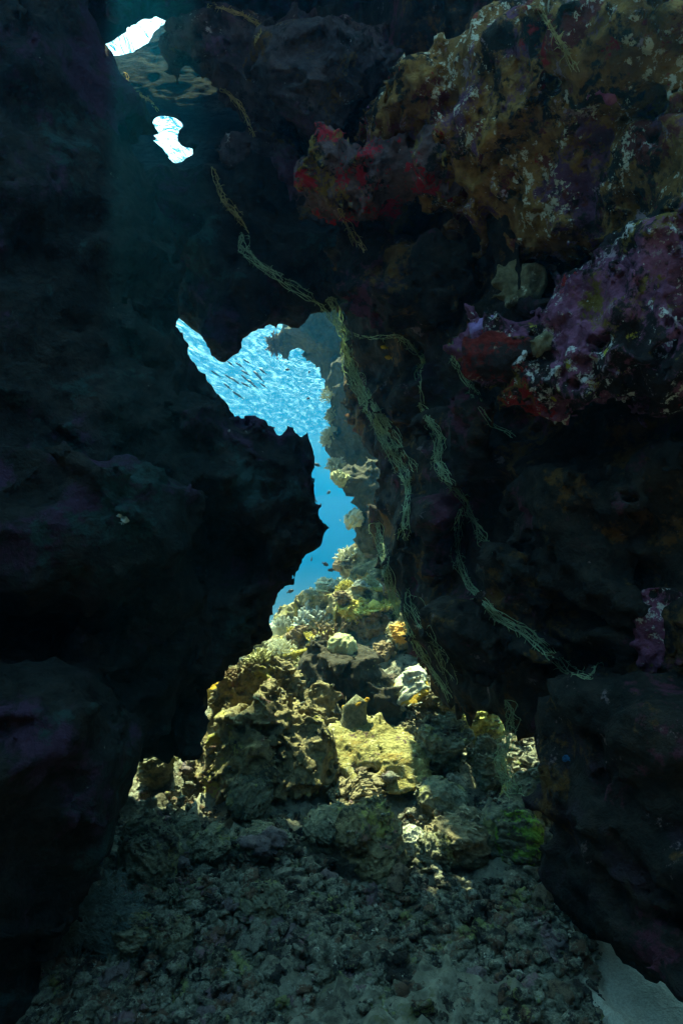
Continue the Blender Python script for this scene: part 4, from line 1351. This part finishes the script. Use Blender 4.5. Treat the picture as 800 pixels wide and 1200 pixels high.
base = floor_at(90, 1130)
for i in range(7):
    a_ = -.9 + i * .3
    feather(Vector((0, 0, 0)), Vector((math.sin(a_), r5.uniform(-.3, .1), math.cos(a_))).normalized(), r5.uniform(.14, .20), .006, 3)
o = link('soft_coral', mb.mesh('soft_coral'), plain_mat('dim_soft_coral', (.10, .14, .13), (.2, .25, .23), 20, bump=0), None, 'dim feathery soft coral in the dark beside the cave wall foot', 'coral')
o.location = base

# ------------------------------------------------------------------ fish
def fish_mesh(L, hgt, wid, fork=.5):
    mb = MB()
    prof = [(-.5, .10), (-.46, .35), (-.36, .75), (-.2, 1), (0, .95), (.18, .70), (.32, .36), (.40, .20)]
    sides = 10
    vs, fs = [], []
    for (t, r_) in prof:
        for s_ in range(sides):
            a_ = 2 * math.pi * s_ / sides
            vs.append((t * L, math.cos(a_) * wid / 2 * r_, math.sin(a_) * hgt / 2 * r_))
    for i in range(len(prof) - 1):
        for s_ in range(sides):
            s2 = (s_ + 1) % sides
            fs.append((i * sides + s_, (i + 1) * sides + s_, (i + 1) * sides + s2, i * sides + s2))
    fs.append(tuple(range(sides)))
    fs.append(tuple(reversed(range((len(prof) - 1) * sides, len(prof) * sides))))
    mb.add(vs, fs)

    def fin(pts, th):
        n_ = len(pts)
        mb.add([(x, -th, z) for x, z in pts] + [(x, th, z) for x, z in pts],
               [tuple(range(n_)), tuple(reversed(range(n_, 2 * n_)))] + [(i, n_ + i, n_ + (i + 1) % n_, (i + 1) % n_) for i in range(n_)])
    fin([(.36 * L, .05 * hgt), (.53 * L, hgt * fork), (.46 * L, 0), (.53 * L, -hgt * fork), (.36 * L, -.05 * hgt)], wid * .05)
    fin([(-.12 * L, hgt * .44), (.05 * L, hgt * .68), (.20 * L, hgt * .34)], wid * .05)
    fin([(.02 * L, -hgt * .44), (.12 * L, -hgt * .62), (.24 * L, -hgt * .26)], wid * .05)
    return mb.mesh('fish')


M_FISH = plain_mat('slate_fish_skin', (.015, .02, .022), (.04, .05, .05), 30, .45, 0)
M_YFISH = plain_mat('yellow_fish_skin', (.6, .36, .02), (.65, .45, .05), 30, .45, 0)
M_DFISH = plain_mat('dark_fish_skin', (.03, .03, .035), (.06, .06, .06), 30, .5, 0)
fm = fish_mesh(.19, .032, .024)
fm.materials.append(M_FISH)
SCH = [(270, 426), (281, 428), (290, 424), (288, 437), (308, 435), (301, 438), (304, 442), (287, 443), (268, 442), (278, 448), (288, 451), (298, 452), (309, 452), (267, 453), (279, 463), (253, 438), (293, 447), (274, 445)]
for i, (x, y) in enumerate(SCH):
    d = 10.5 + rr.uniform(-.8, .8)
    o = bpy.data.objects.new('schooling_fish', fm)
    COL.objects.link(o)
    o.location = px(x, y, d)
    o.rotation_euler = (0, math.radians(36 + rr.uniform(-9, 9)), math.radians(rr.uniform(-40, 30)))
    o.scale = (rr.uniform(.75, 1.15),) * 3
    tag(o, 'slim dark fish of the school hovering in the bright blue opening', 'fish', 'school of slim fish in the blue opening')
fm2 = fish_mesh(.07, .030, .016)
fm2.materials.append(M_DFISH)
for i, (x, y, d) in enumerate([(372, 545, 6), (385, 577, 6), (335, 660, 6.5), (381, 661, 5.5), (340, 693, 6), (352, 640, 7), (365, 655, 6), (362, 436, 8), (361, 467, 8), (337, 433, 8), (368, 586, 6), (388, 668, 6)]):
    o = bpy.data.objects.new('small_fish', fm2)
    COL.objects.link(o)
    o.location = px(x, y, d)
    o.rotation_euler = (0, rr.uniform(-.5, .5), rr.uniform(0, 6.28))
    tag(o, 'tiny dark fish drifting near the reef in the blue gap', 'fish', 'tiny fish along the gap')
fm3 = fish_mesh(.040, .020, .010)
fm3.materials.append(M_YFISH)
for (x, y, lab) in ((450, 407, 'small orange fish, upper of the pair by the arched strand'), (455, 419, 'small yellow fish, lower of the pair by the arched strand')):
    p = wall_pt(RT, x, y, 3.4)
    o = bpy.data.objects.new('yellow_fish', fm3)
    COL.objects.link(o)
    o.location = p * .96
    o.rotation_euler = (0, .1, .2)
    tag(o, lab, 'fish')
